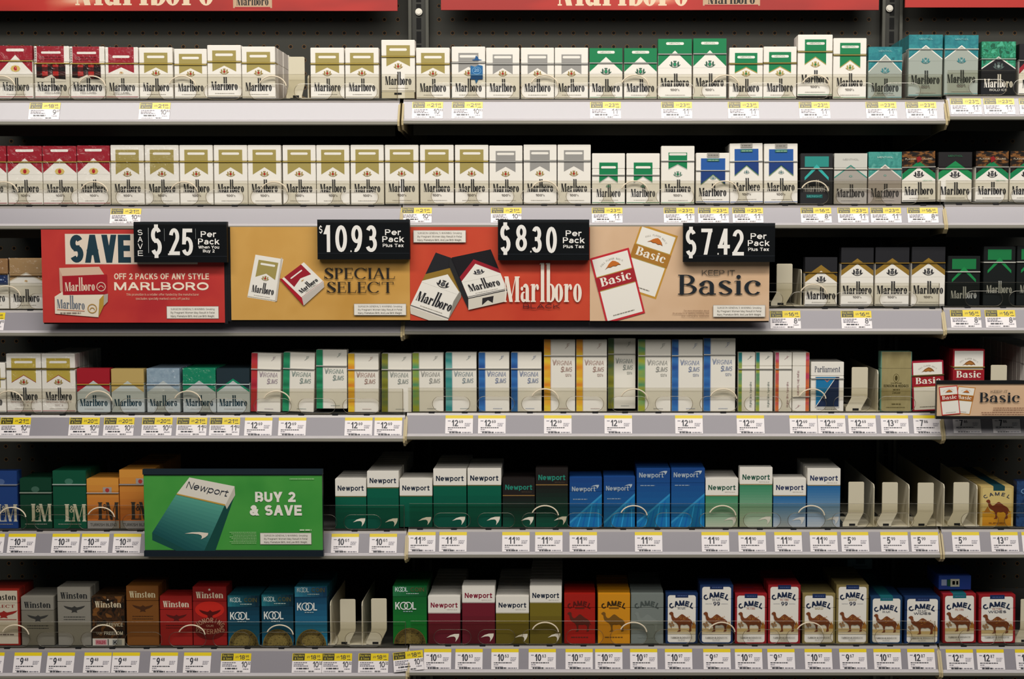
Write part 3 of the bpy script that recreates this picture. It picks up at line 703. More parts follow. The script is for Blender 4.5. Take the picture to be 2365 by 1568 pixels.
design('black_red', K_, 58, WH, '1E1C20', lambda a, H: mark(a, H, '1E1C20', 'roof', chev=RED, chw=9, c1='33333A', c2='77777C', cw=16, pill=None, apex=62, legs=34, line='26262B'), (56, '8A8884'), 'white pack with red and black roof')
def blue_soft(a, H):
    K = H < 90
    mark(a, H, '2A5CA6', x0=8, x1=48, top=H - 9, c1='8A9A98', c2='2E6A70', pill=None, apex=47 if K else 61, legs=31 if K else 45, cw=10, line='2A5CA6', tw=45)
    a.put([[(8, 48 if K else 63), (28, 48 if K else 63), (8, 31.4 if K else 45.4)], [(28, 48 if K else 63), (48, 48 if K else 63), (48, 31.4 if K else 45.4)], R(8, 48 if K else 62, 48, 53 if K else 68)], '23407E')
    a.put([[(8, 30.4 if K else 44.4), (28, 46.6 if K else 60.6), (28, 47.6 if K else 61.6), (8, 31.6 if K else 45.6)], [(28, 46.6 if K else 60.6), (48, 30.4 if K else 44.4), (48, 31.6 if K else 45.6), (28, 47.6 if K else 61.6)]], '6A9A5A')
    a.rect('A8A49C', 18, H - 7, 38, H); a.rect('3E7A6A', 18, H - 14, 38, H - 9.6); a.fine('8FB29A', 20, 37, H - 13, 1.6, 3); a.fine('77736C', 20, 36, H - 4.6, 1.6, 4)
design('blue_k', K_, 0, WH, WH, blue_soft, (54, silv_t), 'short pack with blue pennant and grey seal')
design('blue_l', L_, 0, WH, WH, blue_soft, (68, silv_t), 'tall pack with blue pennant and grey seal')
def midnight(a, H, c='2F9088', c2='38B0AA', sub='MIDNIGHT', wm='8E8A84', wide=5):
    K = H < 90
    t = H - 5
    a.rect(c, 7, t - 17, 48, t)
    k = t - 15
    a.put([[(7, k - 24), (7, k - 19), (27.5, k + 2), (27.5, k - 5)], [(27.5, k - 5), (27.5, k + 2), (48, k - 19), (48, k - 24)]], c2)
    b = 20 if K else 30
    if not sub: b = 12 if K else 20.5
    a.text(wm, 'Marlboro', 27.5, b, 13, 44, font='wm', T=.34)
    if sub: a.rect('1C5A58', 10, 10, 38, 16); a.text('58B0AA', sub, 24, 11.4, 3.2, 25, bold=.02)
design('midnight', K_, 57, '2B2B2D', '2B2B2D', midnight, (58, 'B9B4AA'), 'short dark pack with teal block')
design('ice_w', K_, 60, 'A9A49C', 'C9C8C0', lambda a, H: mark(a, H, 'CFCEC6', 'roof', base='A9A49C', chev='3C8E80', chw=2.2, c1='58988C', c2='C8C4BC', cw=6, pill=None, apex=62, legs=42, sub=[('ICE', 11, 3.2, '55534E', 8)], txt='32302E', tw=46) or a.text('9A9C98', 'MENTHOL', 27.5, 72, 2.6, 26), (57, 'B9B4AA'), 'short grey pack with white roof')
design('ice_t', K_, 60, 'A39A92', '3A9088', lambda a, H: mark(a, H, noise_mat('teal_ice', ['2E7E78', '4CA096', '3A8C84', '68B4A8'], 70), 'roof', base='A39A92', chev='E8E2D8', chw=2.2, c1='58988C', c2='C8C4BC', cw=5, pill=None, apex=61, legs=40, sub=[('SMOOTH ICE', 10, 3.2, '55534E', 30)], txt='32302E', tw=46) or a.text('C8DED6', 'MENTHOL', 27.5, 73, 2.8, 26, bold=.015), (56, 'B9B4AA'), 'short taupe pack with teal roof')
flav = lambda: noise_mat('flavor_top', ['17130F', '2A1A10', '8A5A2A', '1C1714'], 70, 'card', (1, 1, 2.2), (.38, .68))
def flavor(a, H):
    mark(a, H, flav(), 'roof', chev=GREEN, chw=10, c1='2C2C30', c2='6A6A6C', cw=18, pill=None, apex=57, legs=36, line='26262B', tw=47)
    a.poly('1F1D20', [(0, 48), (0, 56), (10, 56)]); a.poly('1F1D20', [(55, 48), (55, 56), (45, 56)])
    a.text('C8B8A0', 'FLAVOR', 14, 69, 2.8, 17, bold=.02); a.text('C8B8A0', 'CALLING', 41, 69, 2.8, 18, bold=.02); a.poly('8E1F22', [(25, 64), (24, 73), (29, 75), (33, 70), (29, 66)]); a.text('5AA882', 'MENTHOL', 42, 34, 2.0, 16)
design('flavor', K_, 58, WH, '1C1815', flavor, (57, 'A8A49C'), 'white green-chevron pack with orange-brown picture top')
design('blk_green', K_, 58, WH, '252325', lambda a, H: mark(a, H, '252325', 'roof', chev='1F8A50', chw=12, c1='2C2C30', c2='6A6A6C', cw=18, pill=None, apex=56, legs=36, line='26262B', tw=47) or a.text('2E7A50', 'MENTHOL', 27.5, 75, 2.8, 24, bold=.01), (55, 'A8A49C'), 'white pack with plain black top and green chevron')
design('tan_roof', K_, 58, WH, 'A8845A', lambda a, H: mark(a, H, 'A98A62', 'roof', chev='D9CDB8', chw=2, c1='C9AE5A', cw=6, pill=None, apex=58, legs=44), (54, '5A4020'), 'white pack with tan roof and crinkled wrapper')
design('blue_oval', K_, 58, WH, '8E6A48', lambda a, H: mark(a, H, '9A7650', 'roof', c1=None, pill=None, apex=56, legs=46) or (a.rect('26365E', 20, 40, 55, 56), a.fine('8FA0C0', 26, 48, 47, 2.4, 1)), (58, '5A4020'), 'white pack with brown top and blue patch')
design('blk_gold_k', K_, 56, WH, '26262A', lambda a, H: mark(a, H, '26262A', 'roof', chev='96762F', chw=10, c1='2C2C30', c2='6A6A6C', cw=18, pill=None, apex=60, legs=40, line='26262B', tw=49), (57, '86692A'), 'short white pack with gold chevron and black top')
design('blk_gold_l', L_, 72, WH, '26262A', lambda a, H: mark(a, H, '26262A', 'roof', chev='96762F', chw=9, c1='2C2C30', c2='6A6A6C', cw=19, pill=None, apex=70, legs=50, line='26262B', tw=49), (71, '86692A'), 'tall white pack with gold chevron and black top')
design('nightgreen_k', K_, 56, '181C1C', '181C1C', lambda a, H: midnight(a, H, '1E7A45', '1F8A4A', None, 'A8AAA4'), (56.5, 'C9C8C0'), 'short black pack with green block')
design('nightgreen_l', L_, 72, '181C1C', '181C1C', lambda a, H: midnight(a, H, '1E7A45', '1F8A4A', None, 'A8AAA4'), (71, 'C9C8C0'), 'tall black pack with green block')
def roofk(col, c='B9C0BE', chev=None, base='C3CBCB'):
    return lambda a, H: mark(a, H, col, 'roof', base=base, chev=chev, chw=4, c1=None, pill=None, apex=60, legs=38, txt='1E3A46', tw=46)
BLU = 'C3CBCB'
design('r4_red', K_, 56, BLU, 'A3202C', roofk('A3202C'), (53, gold_t), 'short pale pack with plain red roof')
design('r4_gold', K_, 56, BLU, 'BFA566', roofk('BFA566'), (53, gold_t), 'short pale pack with sand-gold roof')
design('r4_blue', K_, 56, BLU, '8AA0B4', roofk(noise_mat('pale_blue', ['7890A6', '9AB0C0', '869CB0'], 50)), (53, 'C9CED0'), 'short pale pack with silver-blue roof')
design('r4_green', K_, 56, BLU, '1A8A66', roofk('1A8A66'), (53, 'C9CED0'), 'short pale pack with bright green roof')
design('r4_black', K_, 56, BLU, '25343C', roofk('25343C', chev='1A8A66'), (53, 'C9CED0'), 'short pale pack with black roof and green chevron')
def strip(n, *c): return noise_mat('strip_' + n, list(c), 32, 'card', (.25, .25, 1), (.3, .7), 2)
VS = {'red': (lambda: strip('red', '9A2030', 'C03444', 'B83A2C', 'A82848'), 'A89AA4'), 'green': (lambda: strip('green', '1C6A4A', '2E9A6A', '1E7A58', '4AB498'), '8A9A94'),
      'orange': (lambda: strip('orange', 'D8742A', 'E8C83A', 'E08A2E', 'E0A838'), 'B0948A'), 'olive': (lambda: strip('olive', '6A6A22', '8A8A2E', '4E6A4A', '58744E'), '9AA09A'),
      'lime': (lambda: strip('lime', '3A8A6A', 'A4A832', '4A9A70', 'B0B04A'), 'A0A09A'), 'teal': (lambda: strip('teal', '4A9A94', '2E8A88', '7AB4AE', '3A9490'), '94A0A4'),
      'blue': (lambda: strip('blue', '2A5AA0', '3A78BC', '284E94', '4A8CC8'), '8A94AE')}
for n_, (s_, wd) in VS.items():
    design('vs_' + n_, L_, 70, 'EFEBE0', 'EFEBE0', (lambda s_, wd: lambda a, H: slims(a, H, s_(), wd))(s_, wd), (70.5, 'B0AEA8'), 'slim white pack with %s spine stripe' % n_)
    design('vx_' + n_, X_, 92, 'EFEBE0', 'EFEBE0', (lambda s_, wd: lambda a, H: slims(a, H, s_(), wd, True))(s_, wd), (92.5, 'B0AEA8'), 'extra-tall white pack with %s spine stripe' % n_)
design('ss_green', X_, 92, 'EFEBE0', 'EFEBE0', lambda a, H: superslims(a, H, strip('mixgreen', '2A7A5A', 'A8B040', '2A8A78', '2A6A8A'), '6A7A74'), (86, 'A8A6A0'), 'narrow white pack with mottled green edge', 28.0)
design('ss_red', X_, 92, 'EFEBE0', 'EFEBE0', lambda a, H: superslims(a, H, strip('mixred', 'B03038', 'D8783A', 'C04058', 'D87A9A'), 'A07078'), (86, 'A8A6A0'), 'narrow white pack with red edge', 28.0)
design('ss_redflip', X_, 92, 'EFEBE0', 'EFEBE0', lambda a, H: superslims(a, H, strip('mixred', 'B03038', 'D8783A', 'C04058', 'D87A9A'), 'A07078', True), (30, 'C8C4BC'), 'narrow upside-down white pack with red edge', 28.0)
design('parl', K_, 60, WH, WH, lambda a, H: parliament(a, H), (55.4, silv_t), 'white pack with diagonal blue square')
design('benson', L_, 70, '6A9A88', '6A9A88', lambda a, H: benson(a, H), None, 'dull gold pack with teal edges')
design('basic_k', K_, 60, 'A8243A', 'A8243A', lambda a, H: basic(a, H), (59.5, '6A5A34'), 'short red-bordered pack with leaf, leaning sideways')
design('basic_l', L_, 68, 'A0202C', 'A0202C', lambda a, H: basic(a, H), (69, '9A8444'), 'tall red-bordered pack with leaf')
design('lm_blue', L_, 74, '22407C', '22407C', lambda a, H: lm(a, H, '22407C', 'C9C4B4'), (74, '8E9098'), 'tall blue pack with pale serif initials')
design('lm_green_k', K_, 62, '123E2C', '123E2C', lambda a, H: lm(a, H, '123E2C', 'C4BFA8'), (59.5, '8E9488'), 'short dark green pack with pale serif initials')
design('lm_green_l', L_, 74, '12513A', '12513A', lambda a, H: lm(a, H, '12513A', 'CFCAB2'), (74, 'A4B0A8'), 'tall dark green pack with pale serif initials')
design('lm_or_k', K_, 62, 'D08A3C', 'D8943E', lambda a, H: lm(a, H, 'D8943E', '3A342E', 'B8642A'), (59.5, 'A09894'), 'short orange pack with dark serif initials')
design('lm_or_l', L_, 74, 'D08A3C', 'D8943E', lambda a, H: lm(a, H, 'D8943E', '3A342E', 'B8642A'), (73, 'A09894'), 'tall orange pack with dark serif initials')
NG = ['0E6448'] * 2
for sfx, H, hw in (('k', K_, 'short'), ('l', L_, 'tall')):
    hl = 54 if H < 90 else 69.5
    def np(key, lid, word, gold, grad, words, sub=None, sw='EDE6D6', body=None, H=H, hw=hw, sfx=sfx, hl=hl):
        design(key + '_' + sfx, H, hl, body or grad[0], lid, lambda a, H: newport(a, H, lid, word, gold, grad, sub, sw), None, hw + ' ' + words)
    np('np_green', WH, '1E2A3E', '8A7A4A', grade('0A604A', '085040', 4), 'dark green pack with white lid')
    np('np_black', '241F1E', '2A8A78', 'B0894C', grade('1E1E1C', '0E4A38', 10), 'black-to-green pack with teal name', '6A5844')
    np('np_lgreen', WH, '2A5A48', 'B49A68', grade('3F8E68', 'B9C4AC', 16), 'pale green fading pack', 'B0A898', 'D8D4C4')
    np('np_lblue', WH, '23305A', 'B49A68', grade('2A6CA8', 'B4BCC4', 16), 'light blue fading pack', 'B0A898', 'D0D0CC')
    np('np_maroon', WH, '8A1F38', 'C8B8B4', grade('74202E', '641C28', 3), 'maroon pack with white lid', 'C0A8A8')
    np('np_olive', WH, '1E2A3E', 'C8C0A4', grade('7A6C22', '66591C', 3), 'olive pack with white lid', 'A8A89C')
    design('np_blue_' + sfx, H, 0, '1F4E96', '1F4E96', lambda a, H: newport_blue(a, H), None, hw + ' glossy blue pack with diagonal stripes')
    design('cam_blue_' + sfx, H, 60 if H < 90 else 74, '1D3560', '1D3560', lambda a, H: camel(a, H, 0, 'BLUE', ninety=H > 90), None, hw + ' blue-bordered pack with camel')
    design('cam_red_' + sfx, H, 60 if H < 90 else 74, '9C2228', '9C2228', lambda a, H: camel(a, H, 0, 'FILTERS', 'B07060', ninety=H > 90), None, hw + ' red-bordered pack with camel')
    design('cam_gold_' + sfx, H, 60 if H < 90 else 74, '8E7F50', '8E7F50', lambda a, H: camel(a, H, 0, 'GOLD', 'B0A078', ninety=H > 90), None, hw + ' gold-bordered pack with camel')
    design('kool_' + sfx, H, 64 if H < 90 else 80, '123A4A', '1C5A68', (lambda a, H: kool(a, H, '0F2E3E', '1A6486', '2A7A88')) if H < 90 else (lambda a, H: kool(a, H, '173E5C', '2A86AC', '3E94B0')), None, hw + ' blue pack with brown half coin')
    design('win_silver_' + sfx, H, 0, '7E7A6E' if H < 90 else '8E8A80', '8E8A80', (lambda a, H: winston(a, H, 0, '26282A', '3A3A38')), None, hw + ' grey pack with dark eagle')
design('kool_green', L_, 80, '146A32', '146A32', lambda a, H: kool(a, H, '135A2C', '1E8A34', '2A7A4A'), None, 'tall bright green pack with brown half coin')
camo = lambda: noise_mat('brown_camouflage', ['1E1610', '4A2E18', '2A1D12', '7A4E24'], 70, 'card', (1, 1, 1), (.4, .62), 1)
design('win_camo', K_, 0, '3A2818', '3A2818', lambda a, H: a.rect(camo(), 0, 0, 55, H) or winston(a, H, 0, 'D2C4A6', '1E1610', extra='service'), None, 'short brown camouflage pack')
design('win_orange', L_, 0, '7E4E22', '7E4E22', lambda a, H: winston(a, H, 0, 'D6C8A2', '4A2C18'), None, 'tall brown-orange pack with eagle')
design('win_red', K_, 0, 'A02420', 'A02420', lambda a, H: winston(a, H, 0, 'E0D2BC', '5A1C1A'), None, 'short red pack with eagle')
design('win_vets', L_, 0, '98201E', '98201E', lambda a, H: winston(a, H, 0, 'E8D8BC', '5A1C1A', extra='vets'), None, 'tall red pack with star above the name')
design('win_select', L_, 0, '98281E', '98281E', lambda a, H: winston(a, H, 'CFC4B0', '33302C', '9B2B25', True, 'select'), None, 'cream pack with red border and eagle')
design('cam_red_plain', K_, 60, 'A82018', 'A82018', lambda a, H: camel(a, H, 0, plain='5E2A20', word='5A1814'), None, 'plain red pack with dark camel')
design('cam_orange', K_, 60, 'D8921E', 'D8921E', lambda a, H: camel(a, H, 0, plain='7A5620', word='3A2A14'), None, 'plain orange-yellow pack with dark camel')
design('cam_grey', K_, 60, '7C8480', '7C8480', lambda a, H: camel(a, H, 0, plain='848C88', word='4A5250'), None, 'plain grey pack with faint lettering')
design('cam_teal', K_, 0, '1E3E62', 'B9B5AC', lambda a, H: camel(a, H, 0, 'BLUE', soft='1E6A74'), None, 'blue-bordered soft pack with teal seal')
design('cam_bwide', K_, 60, '1D3560', '1D3560', lambda a, H: camel(a, H, 0, 'BLUE', wides=True), None, 'wide blue-bordered pack with camel')
design('cam_rsoft', K_, 0, '9C2228', 'B9B5AC', lambda a, H: camel(a, H, 0, 'FILTERS', 'B07060', soft='1E6A74'), None, 'red-bordered soft pack with teal seal')
design('cam_rwide', K_, 60, '9C2228', '9C2228', lambda a, H: camel(a, H, 0, 'FILTERS', 'B07060', wides=True), None, 'wide red-bordered pack with camel')
def camel_yellow(a, H):
    a.rrect('D9C27E', 3, 2, 52, H - 3, 4)
    a.holding(True)
    for i, g in enumerate(grade('D8A02E', 'C48420', 5)): a.rect(g, 3.4, 30 - 6 * i - 4, 51.6, 30 - 6 * i + 2)
    a.holding(False)
    a.rect('1A4650', 21, H - 9, 40, H); a.arch('26324C', 'CAMEL', 27.5, 64, 7, 34, 78, .03, 1.15)
    a.poly('B5782A', [(6, 30), (12, 42), (17, 30)]); a.poly('7A3A22', place(CAMELP, 9, 16, 40, 40)); a.text('7A4A1E', 'BLENDED', 27.5, 6, 3, 26, bold=.02)
design('cam_yellow', K_, 0, 'C8B070', 'B9B5AC', camel_yellow, None, 'yellow soft pack with camel and teal seal')
design('cam_dark', K_, 0, '1A2A4A', '1A2A4A', lambda a, H: a.rect(noise_mat('blue_camo', ['12203A', '2A4A78', '182A4C'], 90), 0, 0, 55, H) or a.text('7AA0C8', 'C', 12, 60, 9, 9, bold=.02), None, 'dark blue patterned pack cut off by the picture edge')

# ------------------------------------------------------------------ layout read off the shelves: six shelves in three bays
BAYX = {1: (-190, 921, 930, 2185, 2190, 2560), 2: (-190, 925, 928, 2182, 2186, 2560), 3: (-190, 928, 933, 2179, 2183, 2560),
        4: (-190, 934, 938, 2175, 2180, 2560), 5: (-190, 937, 941, 2172, 2178, 2560), 6: (-190, 940, 944, 2169, 2174, 2560)}
DECK = {1: (227.5, 229, 220.5), 2: (473, 472, 466), 3: (714, 707, 706), 4: (952.5, 951, 949), 5: (1221, 1217.5, 1216.5), 6: (1491, 1487, 1486)}
RAIL = {1: ((232, 289), (230, 287), (222, 277)), 2: ((476, 530), (474, 528), (472, 528)), 3: ((716, 777), (712, 773), (710, 771)),
        4: ((958, 1021), (953, 1016), (953, 1015)), 5: ((1226, 1292), (1222, 1289), (1222, 1289)), 6: ((1497, 1569), (1491, 1561), (1492, 1562))}
FENCE = {1: (172, 172, 163), 2: (418, 418, 417), 3: (654, 654, 652), 4: (898, 896, 896), 5: (1167, 1163, 1163), 6: (1436, 1434, 1434)}
ROWN = {1: 'top', 2: 'second', 3: 'third', 4: 'fourth', 5: 'fifth', 6: 'bottom'}
BAYN = ('left', 'middle', 'right')
ORD = 'zeroth first second third fourth fifth sixth seventh eighth ninth tenth eleventh twelfth thirteenth fourteenth fifteenth sixteenth seventeenth eighteenth nineteenth twentieth twenty-first twenty-second twenty-third twenty-fourth twenty-fifth twenty-sixth'.split()
NUM = 'zero one two three four five six seven eight nine ten eleven twelve thirteen fourteen fifteen sixteen'.split()
BACKY = 0.40
def zdeck(row, bay): return P(1320, DECK[row][bay], 0).z
def bay_of(row, px):
    b = BAYX[row]
    return 0 if px < b[1] else (1 if px < b[3] else 2)
RAILZ = {}
for r in RAIL:
    for b in range(3):
        RAILZ[r, b] = (P(1320, RAIL[r][b][0], -.005).z, P(1320, RAIL[r][b][1], -.027).z)

# ------------------------------------------------------------------ back of the fixture
def pegboard():
    m = bpy.data.materials.new('pegboard'); m.use_nodes = True
    nt = m.node_tree; b = nt.nodes['Principled BSDF']; b.inputs['Roughness'].default_value = 0.55; b.inputs['Specular IOR Level'].default_value = 0.2
    tc = nt.nodes.new('ShaderNodeTexCoord'); sp = nt.nodes.new('ShaderNodeSeparateXYZ'); nt.links.new(tc.outputs['Object'], sp.inputs[0])
    def M(op, a, bv=None, c=None):
        n = nt.nodes.new('ShaderNodeMath'); n.operation = op
        for i, v in enumerate((a, bv, c)):
            if v is None: continue
            if isinstance(v, (int, float)): n.inputs[i].default_value = v
            else: nt.links.new(v, n.inputs[i])
        return n.outputs[0]
    d = []
    for ax in ('X', 'Z'):
        f = M('FRACT', M('DIVIDE', sp.outputs[ax], 0.0254)); d.append(M('MULTIPLY', M('SUBTRACT', f, 0.5), 0.0254))
    r = M('SQRT', M('ADD', M('MULTIPLY', d[0], d[0]), M('MULTIPLY', d[1], d[1])))
    cr = nt.nodes.new('ShaderNodeValToRGB'); cr.color_ramp.interpolation = 'CONSTANT'
    e = cr.color_ramp.elements; e[0].position = 0; e[0].color = (0.002, 0.002, 0.002, 1)
    e[1].position = 0.46; e[1].color = lin('6A4C2A'); k = e.new(0.63); k.color = lin('3C3C37')
    nt.links.new(M('DIVIDE', r, 0.0062), cr.inputs[0])
    nt.links.new(cr.outputs[0], b.inputs['Base Color'])
    bp = nt.nodes.new('ShaderNodeBump'); bp.inputs['Strength'].default_value = 0.6; bp.inputs['Distance'].default_value = 0.002
    nt.links.new(M('GREATER_THAN', r, 0.0027), bp.inputs['Height']); nt.links.new(bp.outputs[0], b.inputs['Normal'])
    return m
PEG = pegboard()
for px0, px1, ph in ((-260, 946, (0, 0)), (992, 2032, (0, 0)), (2080, 2640, (0, 0))):
    x0, x1 = P(px0, 60, BACKY).x, P(px1, 60, BACKY).x
    h = P((50, 1014, 2096)[(px0 > 0) + (px0 > 2000)], 45, BACKY)
    ox, oz = h.x - .0127, h.z - .0127      # the holes' grid starts at a hole seen in the board
    mb = MB(); mb.box((x0 - ox, 0, .02 - oz), (x1 - ox, .012, 2.25 - oz), PEG)
    o = link('wall_back', mb.mesh('wall_back')); o.location = (ox, BACKY, oz); structure(o)
mb = MB(); mb.box((-2.2, -2.6, -.02), (2.4, .6, 0), noise_mat('vinyl_floor', ['8E8A84', '9A958C', '7E7A76'], 6, 'matte')); structure(link('floor', mb.mesh('floor')))
for px, bx, nm in ((969, 967, 'between the left and middle bays'), (2056, 2055, 'between the middle and right bays')):
    c = P(px, 60, BACKY); dk, hole, edge = mat('3A3A36', 'metal'), mat('050606', 'matte'), mat('55554E', 'metal')
    o = root('upright_post', (c.x, BACKY, 0), 'dark slotted upright post ' + nm, 'post')
    mb = MB()
    for a, b, y0, m in ((-.019, -.0135, -.020, edge), (-.0135, .0135, -.014, dk), (.0135, .019, -.020, edge)):
        mb.box((a, y0, .02), (b, .012, 2.25), m)
    z = 1.48
    while z < 2.2:
        mb.box((-.0045, -.0146, z), (.0045, -.0139, z + .0215), hole); z += .0254
    z = .04
    while z < 1.48:
        mb.box((-.0045, -.0146, z), (.0045, -.0139, z + .0215), hole); z += .0254
    link('channel', mb.mesh('channel'), o)
    bz = P(bx, 27 if px < 1500 else 19, BACKY - .02)
    mb = MB(); mb.slab([(.0066 * math.cos(i * math.pi / 10), .0066 * math.sin(i * math.pi / 10)) for i in range(20)], -.006, 0, mat('F4F0E4', 'gloss'))
    k = link('push_button', mb.mesh('push_button', .002), o); k.location = (bz.x - c.x, -.0145, bz.z); k['label'] = 'round white plug'

# ------------------------------------------------------------------ shelves with price rails, and the clear fences along them
M_RAIL, M_LEDGE, M_LIP, M_UNDER = mat('908C93', 'rail'), mat('908A88', 'rail'), mat('BDB9BC', 'rail'), mat('8E8B80', 'paint')
M_DECK, M_TRIM, M_DARK = mat('4A4A48', 'paint'), mat('B8A880', 'paint'), mat('1A1A1C', 'matte')
M_CLEAR = clear_mat('clear_acrylic', 'FAF9F5', 0.012, edge=.10)
M_EDGE = clear_mat('polished_edge', 'D8D0C0', 0.22, rough=0.3)
SLOTX = {0: [P(838 - 102.1 * k, 1205, 0).x for k in range(10)], 1: [P(1044 + 102.2 * k, 1205, 0).x for k in range(11)], 2: [P(2280 + 102 * k, 205, 0).x for k in range(3)]}
LOOPX = {0: (1, 3, 5, 7), 1: (2, 4, 6, 8), 2: ()}
LOOPX[0] = (2, 4, 6, 8)
TILT, RAILF = {}, {}
for r in range(1, 7):
    bx = BAYX[r]
    for b in range(3):
        ymid = (RAIL[r][b][0] + RAIL[r][b][1]) / 2
        X0, X1 = P(bx[2 * b], ymid, -.02).x, P(bx[2 * b + 1], ymid, -.02).x
        zt, zb = RAILZ[r, b]; zd = zdeck(r, b); h = zt - zb
        o = root('metal_shelf', (X0, 0, zd), 'grey metal shelf with price rail, %s row, %s bay' % (ROWN[r], BAYN[b]), 'shelf', 'shelves of the rack')
        mb = MB(); mb.box((0, -.003, -.004), (X1 - X0, BACKY - .001, 0), M_DECK)
        mb.box((0, .004, zb - zd + .004), (X1 - X0, .006, -.004), M_DECK)
        if r < 3: mb.box((.012, .03, zb - zd - .014), (X1 - X0 - .012, .032, -.004), mat('4C4A42', 'dull'))
        link('deck', mb.mesh('deck'), o)
        t, q = zt - zd, zb - zd
        yf = -.008, -.008 - (h - .0135) * math.tan(math.radians(22.5))
        prof = [(-.003, t), (-.0058, t - .0005), (yf[0], t - .004), (yf[1], q + .0095), (yf[1] - .0062, q + .0060), (yf[1] - .0064, q + .0015), (yf[1] - .005, q), (-.008, q + .002), (-.006, q + .006)]
        RAILF[r, b] = yf[1]
        TILT[r, b] = math.atan2(yf[0] - yf[1], (t - .004) - (q + .0095))
        mb = MB(); mb.prism(prof, 0, X1 - X0, M_RAIL, [M_LEDGE, M_LEDGE, M_RAIL, M_LIP, M_UNDER, M_UNDER, M_UNDER, M_UNDER, M_UNDER])
        link('price_rail', mb.mesh('price_rail'), o)
        for side, xx in ((0, .0), (1, X1 - X0)):
            if (b == 0 and side == 0) or (b == 2 and side == 1): continue
            mb = MB()
            x0_, x1_ = (xx - .0016, xx + .0016) if side == 0 else (xx - .0016, xx + .0016)
            mb.prism([(yf[0] - .0006, t - .006), (yf[1] - .0070, q + .006), (yf[1] - .0070, q - .001), (-.016, q - .008), (.02, q - .008), (BACKY - .02, q - .03), (BACKY - .02, -.004), (.02, -.004)], x0_, x1_, M_TRIM)
            link('end_bracket', mb.mesh('end_bracket'), o)
        # fence
        pf = FENCE[r][b]; zf = P(1320, pf, -.0035).z
        g = root('shelf_fence', (X0, -.0038, zt), 'clear plastic fence with finger slots, %s row, %s bay' % (ROWN[r], BAYN[b]), 'shelf fence', 'clear fences along the shelf fronts')
        fx0 = .002 if b else 0.0; fx1 = X1 - X0 - .004; hz = zf - zt
        cu = bpy.data.curves.new('fence', 'CURVE'); cu.dimensions = '2D'; cu.fill_mode = 'BOTH'; cu.extrude = .0008
        loops = [[(fx0, 0), (fx1, 0), (fx1, hz), (fx0, hz)]]
        sl = [x - X0 for x in SLOTX[b] if fx0 + .034 < x - X0 < fx1 - .033]
        s0, s1 = .0022, .0270
        for x in sl: loops.append(rr(x - .031, s0, x + .031, s1, .0122, 6))
        for lp in loops:
            sp = cu.splines.new('POLY'); sp.points.add(len(lp) - 1); sp.use_cyclic_u = True
            for i, (px, pz) in enumerate(lp): sp.points[i].co = (px, pz, 0, 1)
        co = bpy.data.objects.new('fence', cu); COL.objects.link(co); bpy.context.view_layer.update()
        me = bpy.data.meshes.new_from_object(co.evaluated_get(bpy.context.evaluated_depsgraph_get())); bpy.data.objects.remove(co)
        me.transform(Matrix.Rotation(math.pi / 2, 4, 'X')); me.materials.clear(); me.materials.append(M_CLEAR)
        for p in me.polygons: p.material_index = 0
        link('clear_panel', me, g)
        mb = MB()
        for x in sl:
            pts = [(px, 0, pz) for px, pz in rr(x - .031, s0, x + .031, s1, .0122, 6)]
            mb.tube(pts + [pts[0]], .0005, M_EDGE, 5)
        mb.tube([(fx0, 0, hz), (fx1, 0, hz)], .00025, M_EDGE, 4); mb.tube([(fx1, 0, 0), (fx1, 0, hz)], .0006, M_EDGE, 4)
        k = link('slot_rim', mb.mesh('slot_rim'), g); k['label'] = 'pale polished edge'
        for i, x in enumerate(SLOTX[b]):
            if i not in LOOPX[b] or not fx0 + .03 < x - X0 < fx1 - .03: continue
            mb = MB(); cx = x - X0 + .0075
            mb.tube([(cx + .0225 * math.cos(a), -.0015, s1 - .006 + .0185 * math.sin(a)) for a in [math.radians(8 + 150 * j / 14) for j in range(15)]], .0011, mat('E6D8C0', 'gloss'), 6)
            k = link('finger_loop', mb.mesh('finger_loop'), g); k['label'] = 'glossy cream half loop'

# ------------------------------------------------------------------ cigarette packs
GAINS = {1: 1.0, 2: 1.0, 3: 1.0, 4: 1.0, 5: 1.0, 6: 1.0}
def clip(poly, axis, lim, keep_less):
    out = []
    n = len(poly)
    for i in range(n):
        p, q = poly[i], poly[(i + 1) % n]
        pin = (p[axis] <= lim) if keep_less else (p[axis] >= lim); qin = (q[axis] <= lim) if keep_less else (q[axis] >= lim)
        if pin: out.append(p)
        if pin != qin:
            t = (lim - p[axis]) / (q[axis] - p[axis]); r_ = [p[0] + t * (q[0] - p[0]), p[1] + t * (q[1] - p[1])]; r_[axis] = lim; out.append(tuple(r_))
    return out if len(out) >= 3 else None
def clip_box(poly, x0, y0, x1, y1):
    for ax, lim, less in ((0, x0, False), (0, x1, True), (1, y0, False), (1, y1, True)):
        poly = clip(poly, ax, lim, less)
        if not poly: return None
    return poly
SOFT = {'cam_teal': ('1E6A74', 16.5, 38.5), 'cam_rsoft': ('1E6A74', 16.5, 38.5), 'cam_yellow': ('1A4650', 21, 40), 'blue_k': ('A8A49C', 18, 38), 'blue_l': ('A8A49C', 18, 38)}
M_WRAP = clear_mat('cellophane', 'FFFFFF', 0.014, 1.0, 55.0, 0.12, .10)
BUILT = {}
